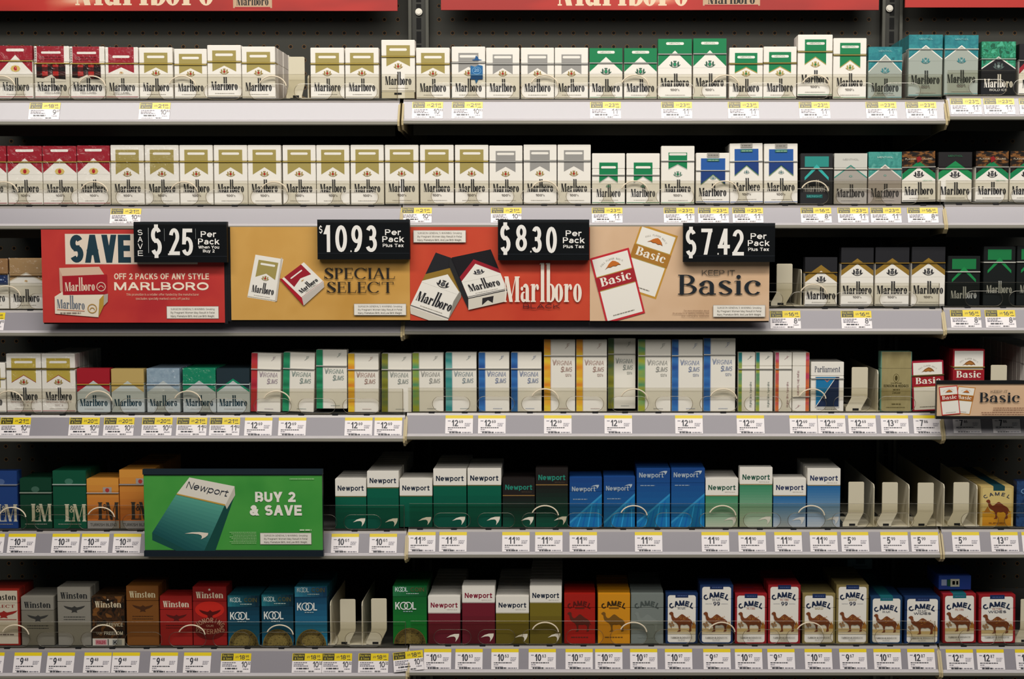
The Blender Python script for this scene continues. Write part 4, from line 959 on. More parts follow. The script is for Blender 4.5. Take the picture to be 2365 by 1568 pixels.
def pack_meshes(key):
    if key in BUILT: return BUILT[key]
    d = DES[key]; H, W = d['H'], d['W']
    a = Art(); d['fn'](a, H)
    lid = d['lid']
    if not lid and key not in SOFT: lid = 60 if H < 90 else 73
    parts = {}
    dep = .0225 if W > 40 else .0205
    spans = [('box', 0, lid or H, d['body'])] + ([('lid', lid, H, d['lidc'])] if lid else [])
    for nm, v0, v1, colr in spans:
        mb = MB(); g = .0002 if (lid and nm == 'box') else 0
        x0, x1 = -W / 2000, W / 2000
        mb.box((x0, 0, v0 / 1000), (x1, dep, v1 / 1000 - g), mat(colr))
        me0 = mb.mesh('tmp', .0006)
        mb2 = MB(); mb2.mats = [m for m in me0.materials]
        mb2.v = [tuple(v.co) for v in me0.vertices]; mb2.f = [list(p.vertices) for p in me0.polygons]; mb2.m = [p.material_index for p in me0.polygons]
        bpy.data.meshes.remove(me0)
        for m, poly, L in a.items:
            p = clip_box(poly, .25, v0 + .25, W - .25, v1 - .1)
            if p: mb2.face([(x / 1000 - W / 2000, -L * a.step, y / 1000) for x, y in p], m)
        me = bpy.data.meshes.new(nm); me.from_pydata(mb2.v, [], mb2.f)
        for m in mb2.mats: me.materials.append(m)
        me.polygons.foreach_set('material_index', mb2.m); me.update()
        parts[nm] = me
    if d['tape']:
        v, c = d['tape']; mb = MB()
        mb.box((-W / 2000 - .0001, -.0017, v / 1000 - .0008), (W / 2000 + .0001, dep + .0001, v / 1000 + .0008), mat(c)); parts['tear_tape'] = mb.mesh('tear_tape')
    if key in SOFT:
        c, u0, u1 = SOFT[key]; mb = MB(); mb.box(((u0 - W / 2) / 1000, -.0003, H / 1000), ((u1 - W / 2) / 1000, dep + .0002, H / 1000 + .0004), mat(c)); parts['seal'] = mb.mesh('seal')
    BUILT[key] = parts
    return parts
def wrapper_mesh(key):
    k = key + '+wrap'
    if k not in BUILT:
        d = DES[key]; mb = MB(); w = d['W'] / 2000 + .0003
        mb.face([(-w, -.0022, 0), (w, -.0022, 0), (w, -.0022, d['H'] / 1000 + .0005), (-w, -.0022, d['H'] / 1000 + .0005)], M_WRAP)
        BUILT[k] = mb.mesh('wrapper')
    return BUILT[k]
def put_pack(key, loc, sx, sz, roll, label, group, bare=False, wrap=False, yaw=0.0):
    o = root('cigarette_pack', loc, label, 'cigarette pack', group)
    o.rotation_euler = (0, math.radians(-roll), yaw); o.scale = (sx, 1, sz)
    for nm, me in pack_meshes(key).items():
        if bare and nm == 'tear_tape': continue
        c = link(nm, me, o)
    if wrap: link('wrapper', wrapper_mesh(key), o)
    return o
ROWS = {
1: '''red_roof_k -3.5 75.5 105.5 w
red_plaid 79.5 160.5 106.5 w
red_plaid 162 242 107.5 w
red_rib 243.5 319.7 109 w
gold_k 321.5 399 109.5
gold_k 402.5 478.2 112.6
gold_k 479 557.2 104 b=225
gold_k 558.2 636 107.5 n=5
gold_k 717 795 110
gold_k 797 875 110
gold_k 880.8 958.6 92 b=213
gold_k 961 1038.8 110
silv_stick 1043 1121 107.6
silv_k 1122.4 1199.8 110
silv_k 1203 1280 110
silv_k 1281 1358.5 110
green_roof_k 1361 1438 111
green_roof_k 1441 1517.5 111
green_roof_l 1519.3 1598 89.6
green_roof_l 1600.5 1678 88.6
green_gold_k 1684 1762 110
green_gold_k 1763 1839.7 107.6
green_gold_l 1842 1922.8 80 b=222 n=1
green_gold_l 1924 2001 88
smooth_k 2005 2083.6 108
smooth_l 2098 2177 80 b=223.5 n=5
smooth_l 2181 2259.5 81 b=222.5
bold_ice 2266 2346 95.7 n=1
black_red 2353 2432 101''',
2: '''red_roof_l -62 15.5 337 w
red_roof_l 17.6 98 337 w
red_roof_l 99 177.6 337 w
red_roof_l 178.6 254.5 336 w
gold_l 256 333 335 w
gold_l 335 413.4 335 w
gold_l 415 492 335
gold_l 494 571.7 335
gold_l 572.4 649.5 335
gold_l 653 729.6 335
gold_l 730.7 807 335
gold_l 809.8 886.6 334.5
gold_l 889 966.7 334.5
gold_l 970 1048 334.5
gold_l 1050.6 1128.4 334.5
silv_l 1130 1207 336
silv_l 1209 1286 334
silv_l 1287.4 1364.6 334
green_silv_k 1367 1443.7 354
green_silv_k 1446.4 1524 354
green_silv_l 1526.6 1604 337
blue_k 1607 1685 353 b=469.5
blue_l 1686.3 1763 331.5 b=470 r=.8 n=3
blue_l 1765 1843 332 b=470 r=.5
midnight 1848.5 1923.6 354
ice_w 1926 2003 354
ice_t 2005 2082.6 350.6
flavor 2084 2162 350 b=467 r=1.2
blk_green 2166.5 2245 351
flavor 2253 2329.5 349
flavor 2332 2410 349''',
3: '''blue_oval -57 19.3 597 w
tan_roof 22 99 596 w
blk_gold_k 1858.6 1933.7 594
blk_gold_l 1942 2017.6 571.7
blk_gold_l 2021 2100 571
blk_gold_l 2105 2183 570
nightgreen_k 2188.5 2263.6 591
nightgreen_l 2271 2345 569
nightgreen_l 2348 2425 568''',
4: '''gold_k -62 13 837.7
gold_sel 15 95.4 816.7 w
gold_sel 96.6 174 816.7 w n=5
r4_red 177.6 254.4 851
r4_gold 257 333 852
r4_blue 339 415.5 851 w n=3
r4_green 422 498.6 850.5 w n=3
r4_black 500 577 851 n=3
vs_red 577.5 646.5 816.7 r=-1.6
vs_green 650.5 723.5 815.7 r=-2.0 n=3
vs_green 729.7 801 808 b=944 r=-.4
vs_orange 803 874 816.7 r=-.4 n=3
vs_olive 880.5 950 816.7 r=-.5
vs_lime 952.5 1024 815
vs_teal 1028.6 1100.7 814
vs_blue 1105 1176.5 814
vs_blue 1180 1251 814
vx_orange 1256 1328.7 784
vx_orange 1330.5 1402 784
vx_olive 1404 1468 781 b=944 y=.012
vx_lime 1473.5 1549.6 784
vx_blue 1551 1623 784
vx_blue 1624.5 1698.6 781
ss_green 1704.7 1744 814
ss_green 1745.2 1785 814
ss_red 1790 1829 814 n=2
ss_redflip 1829.8 1869.5 814 n=2
parl 1872.5 1949 836 n=2
benson 2033.5 2106 812
basic_k 2109 2183.5 835 r=2.6
basic_l 2200 2273.7 806.5 n=3
silv_l 2367 2442 803 n=11''',
5: '''lm_blue -34 40.6 1088
lm_green_k 46 120 1105 n=2
lm_green_l 122 199.6 1087 n=4
lm_or_k 200.5 275 1105.7 n=2
lm_or_l 276 352 1085 n=7
np_green_k 774 846.5 1105.7 n=3
np_green_l 847.7 921.4 1088 n=9
np_green_k 922.8 999 1106 n=2
np_green_l 1000.6 1077.7 1082.7 n=6
np_green_l 1079.4 1158 1081.7 n=4
np_black_k 1160.6 1235.6 1104 n=2
np_black_l 1237 1312 1080
np_blue_k 1315 1390.6 1103 n=2
np_blue_k 1394 1467 1101 n=2
np_blue_l 1470 1548 1081.7 n=3
np_blue_l 1549.6 1628 1081 n=3
np_lgreen_k 1629 1705 1104.7 n=3
np_lgreen_l 1707.8 1784 1079
np_lblue_k 1785.5 1861.7 1104.7 n=1
np_lblue_l 1864 1941 1081.7 n=4
cam_yellow 2264 2341 1123 n=8
cam_dark 2347 2422 1111''',
6: '''win_select -32 45.7 1360 n=2
win_silver_k 49 125 1378 n=2
win_silver_l 133 210 1356 n=1
win_camo 212.5 288 1376.7 n=2
win_orange 292 367 1353 n=2
win_red 369.5 444.3 1376 n=1
win_vets 445.3 523.7 1354.7 n=1
kool_k 526 599.5 1375 n=2
kool_k 604 678 1373 n=4
kool_l 680.7 756 1354.7 n=4
kool_green 907 986 1353.7 n=4
np_maroon_k 988.5 1063.5 1376.7 n=8
np_maroon_l 1067 1143.4 1353 n=1
np_olive_k 1145 1222 1376.7 n=8
np_olive_l 1223.2 1297.6 1353 n=9
cam_red_plain 1302.7 1375 1371 n=3
cam_orange 1380.5 1455.6 1371 n=5
cam_grey 1457 1532.7 1371 n=6
cam_blue_k 1537 1612 1370
cam_blue_l 1616 1693.5 1350.7 n=2
cam_red_k 1697 1771.5 1371 n=3
cam_red_l 1773.5 1849 1350.7 n=4
cam_gold_k 1853 1929.5 1371 n=3
cam_gold_l 1931 2006 1350.7 n=5
cam_teal 2010 2084 1378 n=9
cam_bwide 2089 2171 1379 n=2
cam_rsoft 2178 2255.5 1372 r=.8 n=2
cam_rwide 2261 2346 1374 r=.6''',
}
GAIN = 1.0
PACKLINE = {}
for r, txt in ROWS.items():
    ent = []
    for line in txt.split('\n'):
        q = line.split(); op = {}
        for t in q[4:]:
            k, _, v = t.partition('='); op[k] = float(v) if v else 1
        ent.append((q[0], float(q[1]), float(q[2]), float(q[3]), op))
    PACKLINE[r] = ent
    GAIN = GAINS[r]
    count = {}
    for e in ent: count[DES[e[0]]['words']] = count.get(DES[e[0]]['words'], 0) + 1
    seen = {}
    for key, x0, x1, yt, op in ent:
        d = DES[key]; wd = d['words']; seen[wd] = seen.get(wd, 0) + 1
        n = count[wd]
        where = 'on %s shelf' % ROWN[r]
        label = wd + ' ' + where if n == 1 else '%s, %s %s from left' % (wd, where, ORD[seen[wd]])
        y0 = op.get('y', 0.0)
        b = bay_of(r, (x0 + x1) / 2)
        z0 = zdeck(r, b) + .0003
        if 'b' in op: z0 = max(z0, P((x0 + x1) / 2, op['b'], y0).z)
        ym = (yt + (op.get('b') or DECK[r][b])) / 2
        xa, xb = P(x0, ym, y0).x + .0003, P(x1, ym, y0).x - .0003
        zt = P((x0 + x1) / 2, yt, y0).z
        sx, sz = (xb - xa) / (d['W'] / 1000), (zt - z0) / (d['H'] / 1000)
        rollr = math.radians(abs(op.get('r', 0)))
        if rollr: z0 += math.sin(rollr) * d['W'] / 2000 * sx
        put_pack(key, ((xa + xb) / 2, y0, z0), sx, sz, op.get('r', 0), label, 'front packs of the %s shelf' % ROWN[r], wrap='w' in op)
        nb = int(op.get('n', 0))
        for j in range(nb):
            rd = random.Random(int(x0) * 31 + j)
            put_pack(key, ((xa + xb) / 2 + rd.uniform(-.0006, .0006), y0 + .0236 * (j + 1) + .0008, zdeck(r, b) + .0003), sx, (zt - zdeck(r, b) - .0003) / (d['H'] / 1000) * (1 - rd.random() * .004), 0,
                     'queued behind the ' + label.replace(' on %s shelf' % ROWN[r], '') + ', %s row' % ROWN[r], 'packs queued behind number %d of the %s shelf' % (ent.index((key, x0, x1, yt, op)) + 1, ROWN[r]), bare=True)

# ------------------------------------------------------------------ empty lanes: pushers and dividers
M_CREAM = mat('D8D0B8', 'paint')
def pusher(r, xl, xr, yt, label, b=None, foot=True, lean=-13):
    b = bay_of(r, (xl + xr) / 2); zd = zdeck(r, b) + .0002; y = .004
    A, B = P(xl, yt, y), P(xr, yt, y); h = A.z - zd; wd = B.x - A.x
    dx = lean / 1400.0 * (wd / .0265)
    o = root('pack_pusher', (A.x, y, zd), label, 'pusher', 'spring pushers in empty lanes')
    mb = MB(); rd_ = .0018
    k = h * .36
    out = [(dx, .0), (dx + wd * .96, 0), (dx + wd * .97, k * .18), (wd * .96, k * .78), (wd, k)] + rr(0, h * .5, wd, h, rd_, 4)[:10][0:10] + [(0, k), (-.0004, k * .92), (dx, k * .2)]
    out = [(dx, .0), (dx + wd * .96, 0), (dx + wd * .97, k * .18), (wd * .98, k * .85), (wd, k), (wd, h - rd_), (wd - rd_ * .3, h - rd_ * .3), (wd - rd_, h), (rd_, h), (rd_ * .3, h - rd_ * .3), (0, h - rd_), (0, k), (-.0004, k * .85), (dx, k * .2)]
    mb.slab(out, 0, .0025, M_CREAM)
    link('paddle', mb.mesh('paddle', .0004), o)
    mb = MB(); mb.box((dx + wd * .42, -.0004, .0016), (dx + wd * .80, .0006, .0052), M_DARK); k_ = link('catch_slot', mb.mesh('catch_slot'), o); k_['label'] = 'dark catch slot'
    mb = MB(); mb.box((dx + .002, .003, 0), (dx + wd * .9, .06, .006), M_CREAM); link('slide_block', mb.mesh('slide_block'), o)
    return o
def divider(r, px, yt, label, depth=.28, back=.0):
    b = bay_of(r, px); zd = zdeck(r, b) + .0002; A = P(px, yt, .002); h = A.z - zd
    o = root('lane_divider', (A.x, .002, zd), label, 'lane divider', 'upright lane dividers')
    mb = MB(); c = .006
    mb.prism([(0, 0), (depth, 0), (depth, h), (c, h), (c * .35, h - c * .3), (0, h - c)], -.0007, .0007, M_CREAM)
    link('wall_sheet', mb.mesh('wall_sheet'), o)
    mb = MB(); mb.box((-.030, .002, 0), (.010, depth, .0012), M_CREAM); link('lane_tray', mb.mesh('lane_tray'), o)
    return o
pusher(1, 666, 703, 131, 'cream plastic pusher in the empty lane of the top shelf', lean=-6)
divider(1, 711.5, 173, 'low cream lane divider beside the pusher on the top shelf', .1)
pusher(3, 1794, 1830.5, 609, 'tan-looking pusher beside the beige sign on the third shelf')
divider(3, 1851, 622, 'cream lane divider before the first gold-chevron pack, third shelf', .25)
pusher(4, 1967.6, 2004.8, 848, 'cream pusher between the blue-square pack and the dull gold pack')
divider(4, 2028, 855, 'cream lane divider beside the dull gold pack, fourth shelf', .25)
pusher(4, 2289, 2326, 843, 'cream pusher half hidden by the small beige sign, fourth shelf')
for i, (a, b_, t) in enumerate(((1960, 1996, 1113), (2038, 2074, 1114), (2120, 2157, 1115), (2202.7, 2239, 1114))):
    pusher(5, a, b_, t, 'cream pusher in an empty lane of the fifth shelf, %s from left' % ORD[i + 1])
for i, (a, t) in enumerate(((2019, 1119), (2100, 1120), (2181, 1119), (2257, 1121))):
    divider(5, a, t, 'cream lane divider of the fifth shelf empty lanes, %s from left' % ORD[i + 1], (.27, .27, .36, .25)[i])
pusher(6, 785, 820.6, 1384, 'cream pusher next to the tall blue coin pack, bottom shelf')
pusher(6, 857, 892.7, 1382.5, 'cream pusher next to the bright green coin pack, bottom shelf')
divider(6, 763, 1390, 'cream lane divider beside the tall blue coin pack, bottom shelf', .16)
divider(6, 836, 1391, 'cream lane divider between the two pushers of the bottom shelf', .16)
pusher(6, 2358, 2394, 1384, 'cream pusher cut off by the frame, bottom shelf')
# lane tray under the lifted gold pack
b0 = P(920, 213, .0); mb = MB(); zt_ = zdeck(1, 0)
x0_, x1_ = P(882, 220, 0).x, P(957, 220, 0).x
o = root('lane_riser', ((x0_ + x1_) / 2, 0, zt_ + .0003), 'cream riser under the lifted gold-pennant pack at the bay joint', 'riser')
mb.box((-(x1_ - x0_) / 2, -.001, 0), ((x1_ - x0_) / 2, .12, b0.z - zt_ - .0006), M_CREAM); link('riser_block', mb.mesh('riser_block'), o)
mb = MB(); mb.box((-.006, -.0016, .006), (.006, -.0009, .009), M_DARK); link('riser_slot', mb.mesh('riser_slot'), o)

# dark foot clips of the lanes, on the ledge of every rail
for r, ent in PACKLINE.items():
    for i, (key, x0, x1, yt, op) in enumerate(ent):
        if x1 < 5 or x0 > 2360 or DES[key]['W'] < 40 or r == 1: continue
        px = x0 + (x1 - x0) * .62; b = bay_of(r, px)
        if r == 3 and 95 < px < 1780: continue
        if min(abs(px - BAYX[r][k]) for k in (1, 2, 3, 4)) < 12: continue
        zt = RAILZ[r, b][0]; X = P(px, RAIL[r][b][0], -.006).x
        mb = MB(); mb.box((-.0048, -.0010, -.0014), (.0048, .0012, .0022), M_DARK)
        sh = [o for o in COL.objects if o.get('category') == 'shelf' and ('%s row, %s bay' % (ROWN[r], BAYN[b])) in o['label']][0]
        k = link('lane_clip', mb.mesh('lane_clip'), sh); k.location = (X - sh.location.x, -.0052, zt - sh.location.z); k['label'] = 'small dark clip'

# ------------------------------------------------------------------ price tags
T_INK, T_YEL, T_WHT, T_OLV = '34363F', 'E6CC1E', 'F0EAEC', '3E3A22'
TAGM = {}
def tag_mesh(kind, price, sale):
    k = (kind, price, sale)
    if k in TAGM: return TAGM[k]
    w_, h_ = (50.0, 32.0) if kind == 'A' else (45.5, 33.5)
    mb = MB(); mb.box((0, 0, 0), (w_ / 1000, .0003, h_ / 1000), mat(T_WHT, 'tag'))
    a = Art(); I = mat(T_INK, 'tag'); G_ = mat('8A8894', 'tag')
    d, c = price.split('.')
    rd = int(d) + len(TAGM)
    if kind == 'A':
        a.rect(mat(T_YEL, 'tag'), 0, 19.6, w_, h_); a.rect(mat(T_OLV, 'tag'), 1.2, 20.4, 20.5, h_ - .5)
        Y = mat('C8B83A', 'tag'); a.text(Y, 'Buy More', 10.8, 26.8, 3.4, 17, bold=.01); a.text(Y, '& Save', 10.8, 21.6, 3.6, 14, bold=.01)
        s1, s2 = sale.split('.'); a.text(I, '2/$', 26.5, 24.6, 3.0, 5); a.text(I, s1, 35.0, 22.2, 6.8, 9.6, bold=.01); a.text(I, s2, 43.6, 25.4, 3.4, 5.6); a.fine(I, 42, 48, 21.4, .8, 3)
        a.text(I, d, 39.6 - (0 if len(d) > 1 else -2), 9.2, 9.2, 9.4 if len(d) > 1 else 5.6, 'c'); a.text(I, c, 47.3, 13.8, 4.4, 4.8)
        for q, (l, y) in enumerate(((22, 16.4), (17, 13.6), (24, 11.0))): a.fine(G_, 3, 3 + l, y, 1.1, rd + q)
        a.fine(I, 8, 28, 6.4, 1.7, rd); a.fine(G_, 38, 47, 6.0, 1.0, rd); a.fine(G_, 4, 24, 2.2, .9, rd); a.fine(I, 28, 38, 2.0, 1.2, rd)
    else:
        a.rect(mat(T_YEL, 'tag'), 0, h_ - 5.6, w_, h_)
        wd = 10.6 if len(d) > 1 else 5.6
        a.text(I, d, 10.5 + wd / 2, 13.4, 11.6, wd, 'c', bold=.022); a.text(I, c, 12 + wd, 19.2, 5.4, 6.4, 'l', bold=.012); a.fine(G_, 4, 8.8, 22.6, 1.3, 1)
        for q, y in enumerate((18.4, 16.0, 13.8)): a.fine(G_, 32, 42 - q, y, .9, rd + q)
        a.fine(I, 4.4, 34, 10.2, 1.2, rd); a.fine(G_, 4.4, 12, 7.2, 1.0, rd); a.fine(G_, 4.4, 20, 4.0, .7, rd)
        a.fine(I, 7, 26, 1.2, 1.9, rd, .05); a.fine(G_, 28, 43, 1.6, 1.2, rd)
    for m, poly, L in a.items:
        p = clip_box(poly, 0, 0, w_, h_)
        if p: mb.face([(x / 1000, -L * a.step, y / 1000) for x, y in p], m)
    TAGM[k] = mb.mesh('price_tag')
    return TAGM[k]
TAGS = {1: 'A 69 9.37 18.95|A 323 10.93 21.95|A 952.5 10.93 21.95|A 1044 10.93 21.95|A 1363 11.77 23.95|A 1527 11.77 23.95|A 1681 11.77 23.95|A 1845 11.77 23.95|A 1999 11.77 23.95|A 2091 11.77 23.95|A 2194 11.77 23.95|A 2271 11.77 23.95|A 2353 11.77 23.95',
        2: 'A 256 10.93 21.95|A 927 10.93 21.95|A 1134 10.93 21.95|A 1367 11.77 23.95|A 1533 11.77 23.95|A 1612 11.77 23.95|A 1691.5 11.77 23.95|A 1849 8.30 16.95|A 1934 11.77 23.95|A 2010 11.77 23.95|A 2095 8.30 16.95',
        3: 'A -58 10.93 21.95|A 1778 8.30 16.95|A 1942 8.30 16.95|A 2194 8.30 16.95|A 2274 8.30 16.95',
        4: 'A 2 10.93 21.95|A 161 10.53 20.95|A 241 10.53 20.95|A 329 10.53 20.95|A 409 11.02 21.95|A 485 11.02 21.95|B 566 12.69|B 644 12.69|B 797 12.69|B 865.5 12.69|B 1029 12.69|B 1104.5 12.69|B 1256.5 12.69|B 1396 12.69|B 1559 12.69|B 1701 12.69|B 1823 12.69|B 1888 12.69|B 1958.5 12.69|B 2033.5 13.97|B 2108.5 7.86|B 2200 7.86|B 2291 7.86',
        5: 'B -52 10.28|B 20 10.28|B 121.5 10.28|B 189.5 10.28|B 263 10.28|B 766 10.61|B 854 10.61|B 943 11.35|B 1015 11.35|B 1160 11.90|B 1236 11.90|B 1315.5 11.90|B 1466 11.90|B 1620 11.90|B 1705 11.90|B 1788 11.90|B 1870 11.90|B 1942 5.99|B 2033 5.99|B 2103 5.99|B 2198 5.99|B 2287 13.87|B 2359 13.87',
        6: 'B -52 9.48|B 34 9.48|B 110.5 9.48|B 195.5 9.48|B 260.5 9.48|B 348.5 9.48|B 425.5 9.48|A 511.5 10.32 18.95|A 676 10.32 18.95|A 744.5 10.32 18.95|A 828.5 10.32 18.95|A 912 10.32 18.95|B 979.5 10.63|B 1052 10.63|B 1135 10.63|B 1221 10.63|B 1306 10.97|B 1374.5 10.97|B 1455 10.97|B 1535.5 10.97|B 1624 9.67|B 1697 10.97|B 1772 9.67|B 1858 10.97|B 1938 9.67|B 2017 10.97|B 2095 12.87|B 2184 12.87|B 2255 12.87|B 2344 12.87'}
for r, txt in TAGS.items():
    for i, t in enumerate(txt.split('|')):
        q = t.split(); kind, px, price = q[0], float(q[1]), q[2]; sale = q[3] if len(q) > 3 else ''
        b = bay_of(r, px + 20); zt, zb = RAILZ[r, b]
        th = TILT[r, b]; hgt = .032 if kind == 'A' else .0335
        zbot = zb + .0098; ybot = RAILF[r, b] - .0008
        avail = (zt - .004 - zbot) / math.cos(th)
        s = min(1.0, avail / hgt * 1.0) if r not in (1, 2) else avail / hgt
        A = P(px, RAIL[r][b][0] + 9, -.010)
        o = link('price_tag', tag_mesh(kind, price, sale)); o.location = (A.x, ybot, zbot); o.rotation_euler = (-th, 0, 0)
        o.scale = (1, 1, s)
        if r == 6 and px == 912: o.rotation_euler = (-th, math.radians(-6), 0); o.location = (A.x, ybot - .0022, zbot + .0015); extra = ' set askew over the bay joint'
        side = 'from left'
        if r == 6 and px == 912: lab = 'askew yellow sale price tag reading 10.32 over the bay joint, bottom rail'
        else: lab = '%s price tag reading %s, %s tag from left on %s rail' % ('two-part yellow sale' if kind == 'A' else 'yellow-topped', price, ORD[i + 1] if i + 1 < len(ORD) else ('twenty-seventh', 'twenty-eighth', 'twenty-ninth', 'thirtieth')[i + 1 - len(ORD)], ROWN[r])
        tag(o, lab, 'price tag', 'price tags on the %s rail' % ROWN[r])

# ------------------------------------------------------------------ promotional signs
class Sign:
    """A panel at its own depth, drawn in photograph pixels at its own place."""
    def __init__(s, x0, y0, x1, y1, y):
        s.x0, s.y0, s.x1, s.y1, s.y = x0, y0, x1, y1, y
        s.bl = P(x0, y1, y); tr = P(x1, y0, y)
        s.w, s.h = P(x1, (y0 + y1) / 2, y).x - P(x0, (y0 + y1) / 2, y).x, tr.z - s.bl.z
        s.bl.x = P(x0, (y0 + y1) / 2, y).x
        s.ux, s.uz = s.w / (x1 - x0), s.h / (y1 - y0)
        s.a = Art(1.0); s.home()
    def home(s): s.a.M = (s.ux, 0, 0, -s.uz, -s.x0 * s.ux, s.y1 * s.uz); s.k = (1, 1)
    def face(s, bl, br, tl, H, W=55.0):
        """Draw the next print into the parallelogram with these pixel corners."""
        a, b = (br[0] - bl[0]) / W, (br[1] - bl[1]) / W; c, d = (tl[0] - bl[0]) / H, (tl[1] - bl[1]) / H
        s.a.M = (s.ux * a, -s.uz * b, s.ux * c, -s.uz * d, (bl[0] - s.x0) * s.ux, (s.y1 - bl[1]) * s.uz)
    def text(s, m, t, cx, y, h, w_=None, al='c', **kw):
        s.face((0, y), (1, y), (0, y - 1), 1, 1); s.a.text(m, t, cx, 0, h, w_, al, **kw); s.home()
    def rect(s, m, x0, y0, x1, y1): s.home(); s.a.rect(m, x0, y0, x1, y1)
    def poly(s, m, pts): s.home(); s.a.poly(m, pts)
    def fine(s, m, x0, x1, y, h, seed=0): s.home(); s.a.fine(m, x0, x1, y, h, seed)
    def warn(s, x0, y0, x1, y1, ink='77736C'):
        s.rect('8E8A84', x0, y0, x1, y1); s.rect('EFEAE0', x0 + .8, y0 + .8, x1 - .8, y1 - .8)
        lh = (y1 - y0) / 3.6
        for i, t in enumerate(("SURGEON GENERAL'S WARNING: Smoking", 'By Pregnant Women May Result in Fetal', 'Injury, Premature Birth, And Low Birth Weight.')):
            s.text(ink, t, (x0 + x1) / 2, y0 + lh * (i + 1) + 1, lh * .58, (x1 - x0) * .84)
    def mesh(s, name, col, thick=.004, kind='paint'):
        mb = MB(); mb.box((0, 0, 0), (s.w, thick, s.h), mat(col, kind) if isinstance(col, str) else col)
        for m, poly, L in s.a.items:
            p = clip_box(poly, 0.0002, 0.0002, s.w - .0002, s.h - .0002)
            if p: mb.face([(x, -L * s.a.step, z) for x, z in p], m)
        return mb.mesh(name)
    def root(s, name, label, cat, group=None): return root(name, s.bl, label, cat, group)
BLK, WT = '16181B', 'F2EFEA'
def plate(parent, sg, x0, y0, x1, y1, glyphs, words, save=False):
    p = Sign(x0, y0, x1, y1, sg.y - .014)
    p.rect('1A1E22', x0, y0, x1, y0 + 6); p.rect('0C0D0F', x0, y0 + 6, x1, y0 + 9); p.rect('1A1E24', x0, y1 - 15, x1, y1 - 13)
    for g, cx, base, h, w_ in words: p.text(WT, g, cx, base, h, w_, bold=.035)
    if save:
        for i, ch in enumerate('SAVE'): p.text(WT, ch, x0 + 15, y0 + 31 + i * 16, 12.5, 11.5, bold=.01)
        p.rect('C8CCCC', x0 + 34, y0 + 14, x0 + 34.8, y0 + 72); p.rect('9AA0A0', x0 + 71, y0 + 16, x0 + 71.6, y0 + 45); p.rect('9AA0A0', x1 - 72, y0 + 16, x1 - 71.4, y0 + 40)
    me = p.mesh('price_plate', '0E1114', .012, 'dull')
    o = link('price_plate', me, parent); o.location = p.bl - sg.bl; o['label'] = 'black plate with white price numerals'
    for g, cx, base, h, w_ in glyphs:
        n = Sign(x0, y0, x1, y1, p.y); n.text(WT, g, cx, base, h, w_, bold=.01)
        mb = MB()
        for m, poly, L in n.a.items: mb.face([(x, -.00015 - L * n.a.step, z) for x, z in poly], m)
        link('numeral', mb.mesh('numeral'), o)
def words_for(cx, b, last=('Plus Tax',), k=1.0):
    out = [('Per', cx, b, 13.4, 37), ('Pack', cx, b + 16, 13.4, 50)]
    y = b + 27.5
    for t, w_ in last: out.append((t, cx, y, 7.6, w_)); y += 9.2
    return out
SY = -.041
# red saving sign
g = Sign(97, 530, 518, 745, SY); z5 = lambda x, y: (80 + x / 5.141, 500 + y / 5.141)
g.rect('E6D6C4', 152, 540, 457, 610); g.text('223C48', 'SAVE', 232.7, 606.5, 64.5, 140, bold=.04)
g.text('F0D8C0', 'OFF 2 PACKS OF ANY STYLE', 373, 645, 14, 219, bold=.03); g.text('F6E6D2', 'MARLBORO', 372.5, 670, 18.5, 218, bold=.055)
g.text('E8B8A0', 'This promotion is a retailer offer funded by the manufacturer', 375, 682.5, 5.4, 168); g.text('E8B8A0', '(excludes specially marked cents-off packs)', 375, 692, 5.4, 124)
g.warn(383.5, 707, 504, 736)
def zp(*q): return [z5(x, y) for x, y in q]
g.poly('D8B8A0', zp((295, 610), (770, 595), (830, 690), (330, 705))); g.poly('CDA08C', zp((295, 610), (330, 705), (335, 930), (300, 880)))
g.poly('A81F2A', zp((330, 705), (860, 685), (860, 920), (335, 932))); g.poly('E8DCC8', zp((235, 950), (330, 890), (335, 932), (820, 925), (765, 985)))
g.poly('E6DAC8', zp((235, 950), (765, 985), (750, 1195), (235, 1152))); g.poly('B8923C', zp((765, 985), (820, 925), (815, 1060), (755, 1185))); g.poly('B0A89A', zp((820, 925), (870, 915), (865, 1010), (815, 1060)))
g.face(z5(360, 885), z5(715, 878), z5(360, 785), 1, 10); g.a.text('E6CDB8', 'Marlboro', 5, 0, 1.05, 10, font='wm', T=.34); g.home()
g.face(z5(262, 1085), z5(590, 1105), z5(262, 985), 1, 10); g.a.text('6C7480', 'Marlboro', 5, 0, 1.05, 10, font='wm', T=.34); g.home()
for cx, cy, c in ((790, 832, 'E0BCA8'), (680, 1092, 'B08A4A')): q = z5(cx, cy); g.a.ring(c, q[0], q[1], 11, 11, 2.2); g.a.ring(c, q[0], q[1] + 3, 6, 6, 2, None, 180, 360, 8)
q = z5(420, 1112); g.poly('C8683C', zp((262, 1100), (590, 1118), (590, 1124), (262, 1106))); g.fine('9A8A80', *[z5(300, 0)[0], z5(545, 0)[0]], z5(0, 1135)[1], 3, 5)
o = g.root('promo_sign', 'red saving sign with a 25 cent price plate hanging below second shelf', 'promotional sign')
link('panel', g.mesh('panel', noise_mat('red_card', ['B8302E', 'C43A34', 'B42C30'], 9, 'paint')), o)
mb = MB(); mb.box((g.w - .001, .0005, -.002), (g.w + .005, .010, g.h), mat(BLK, 'paint')); mb.box((0, .0042, -.0025), (g.w, .010, .004), mat(BLK, 'paint')); link('frame', mb.mesh('frame'), o)
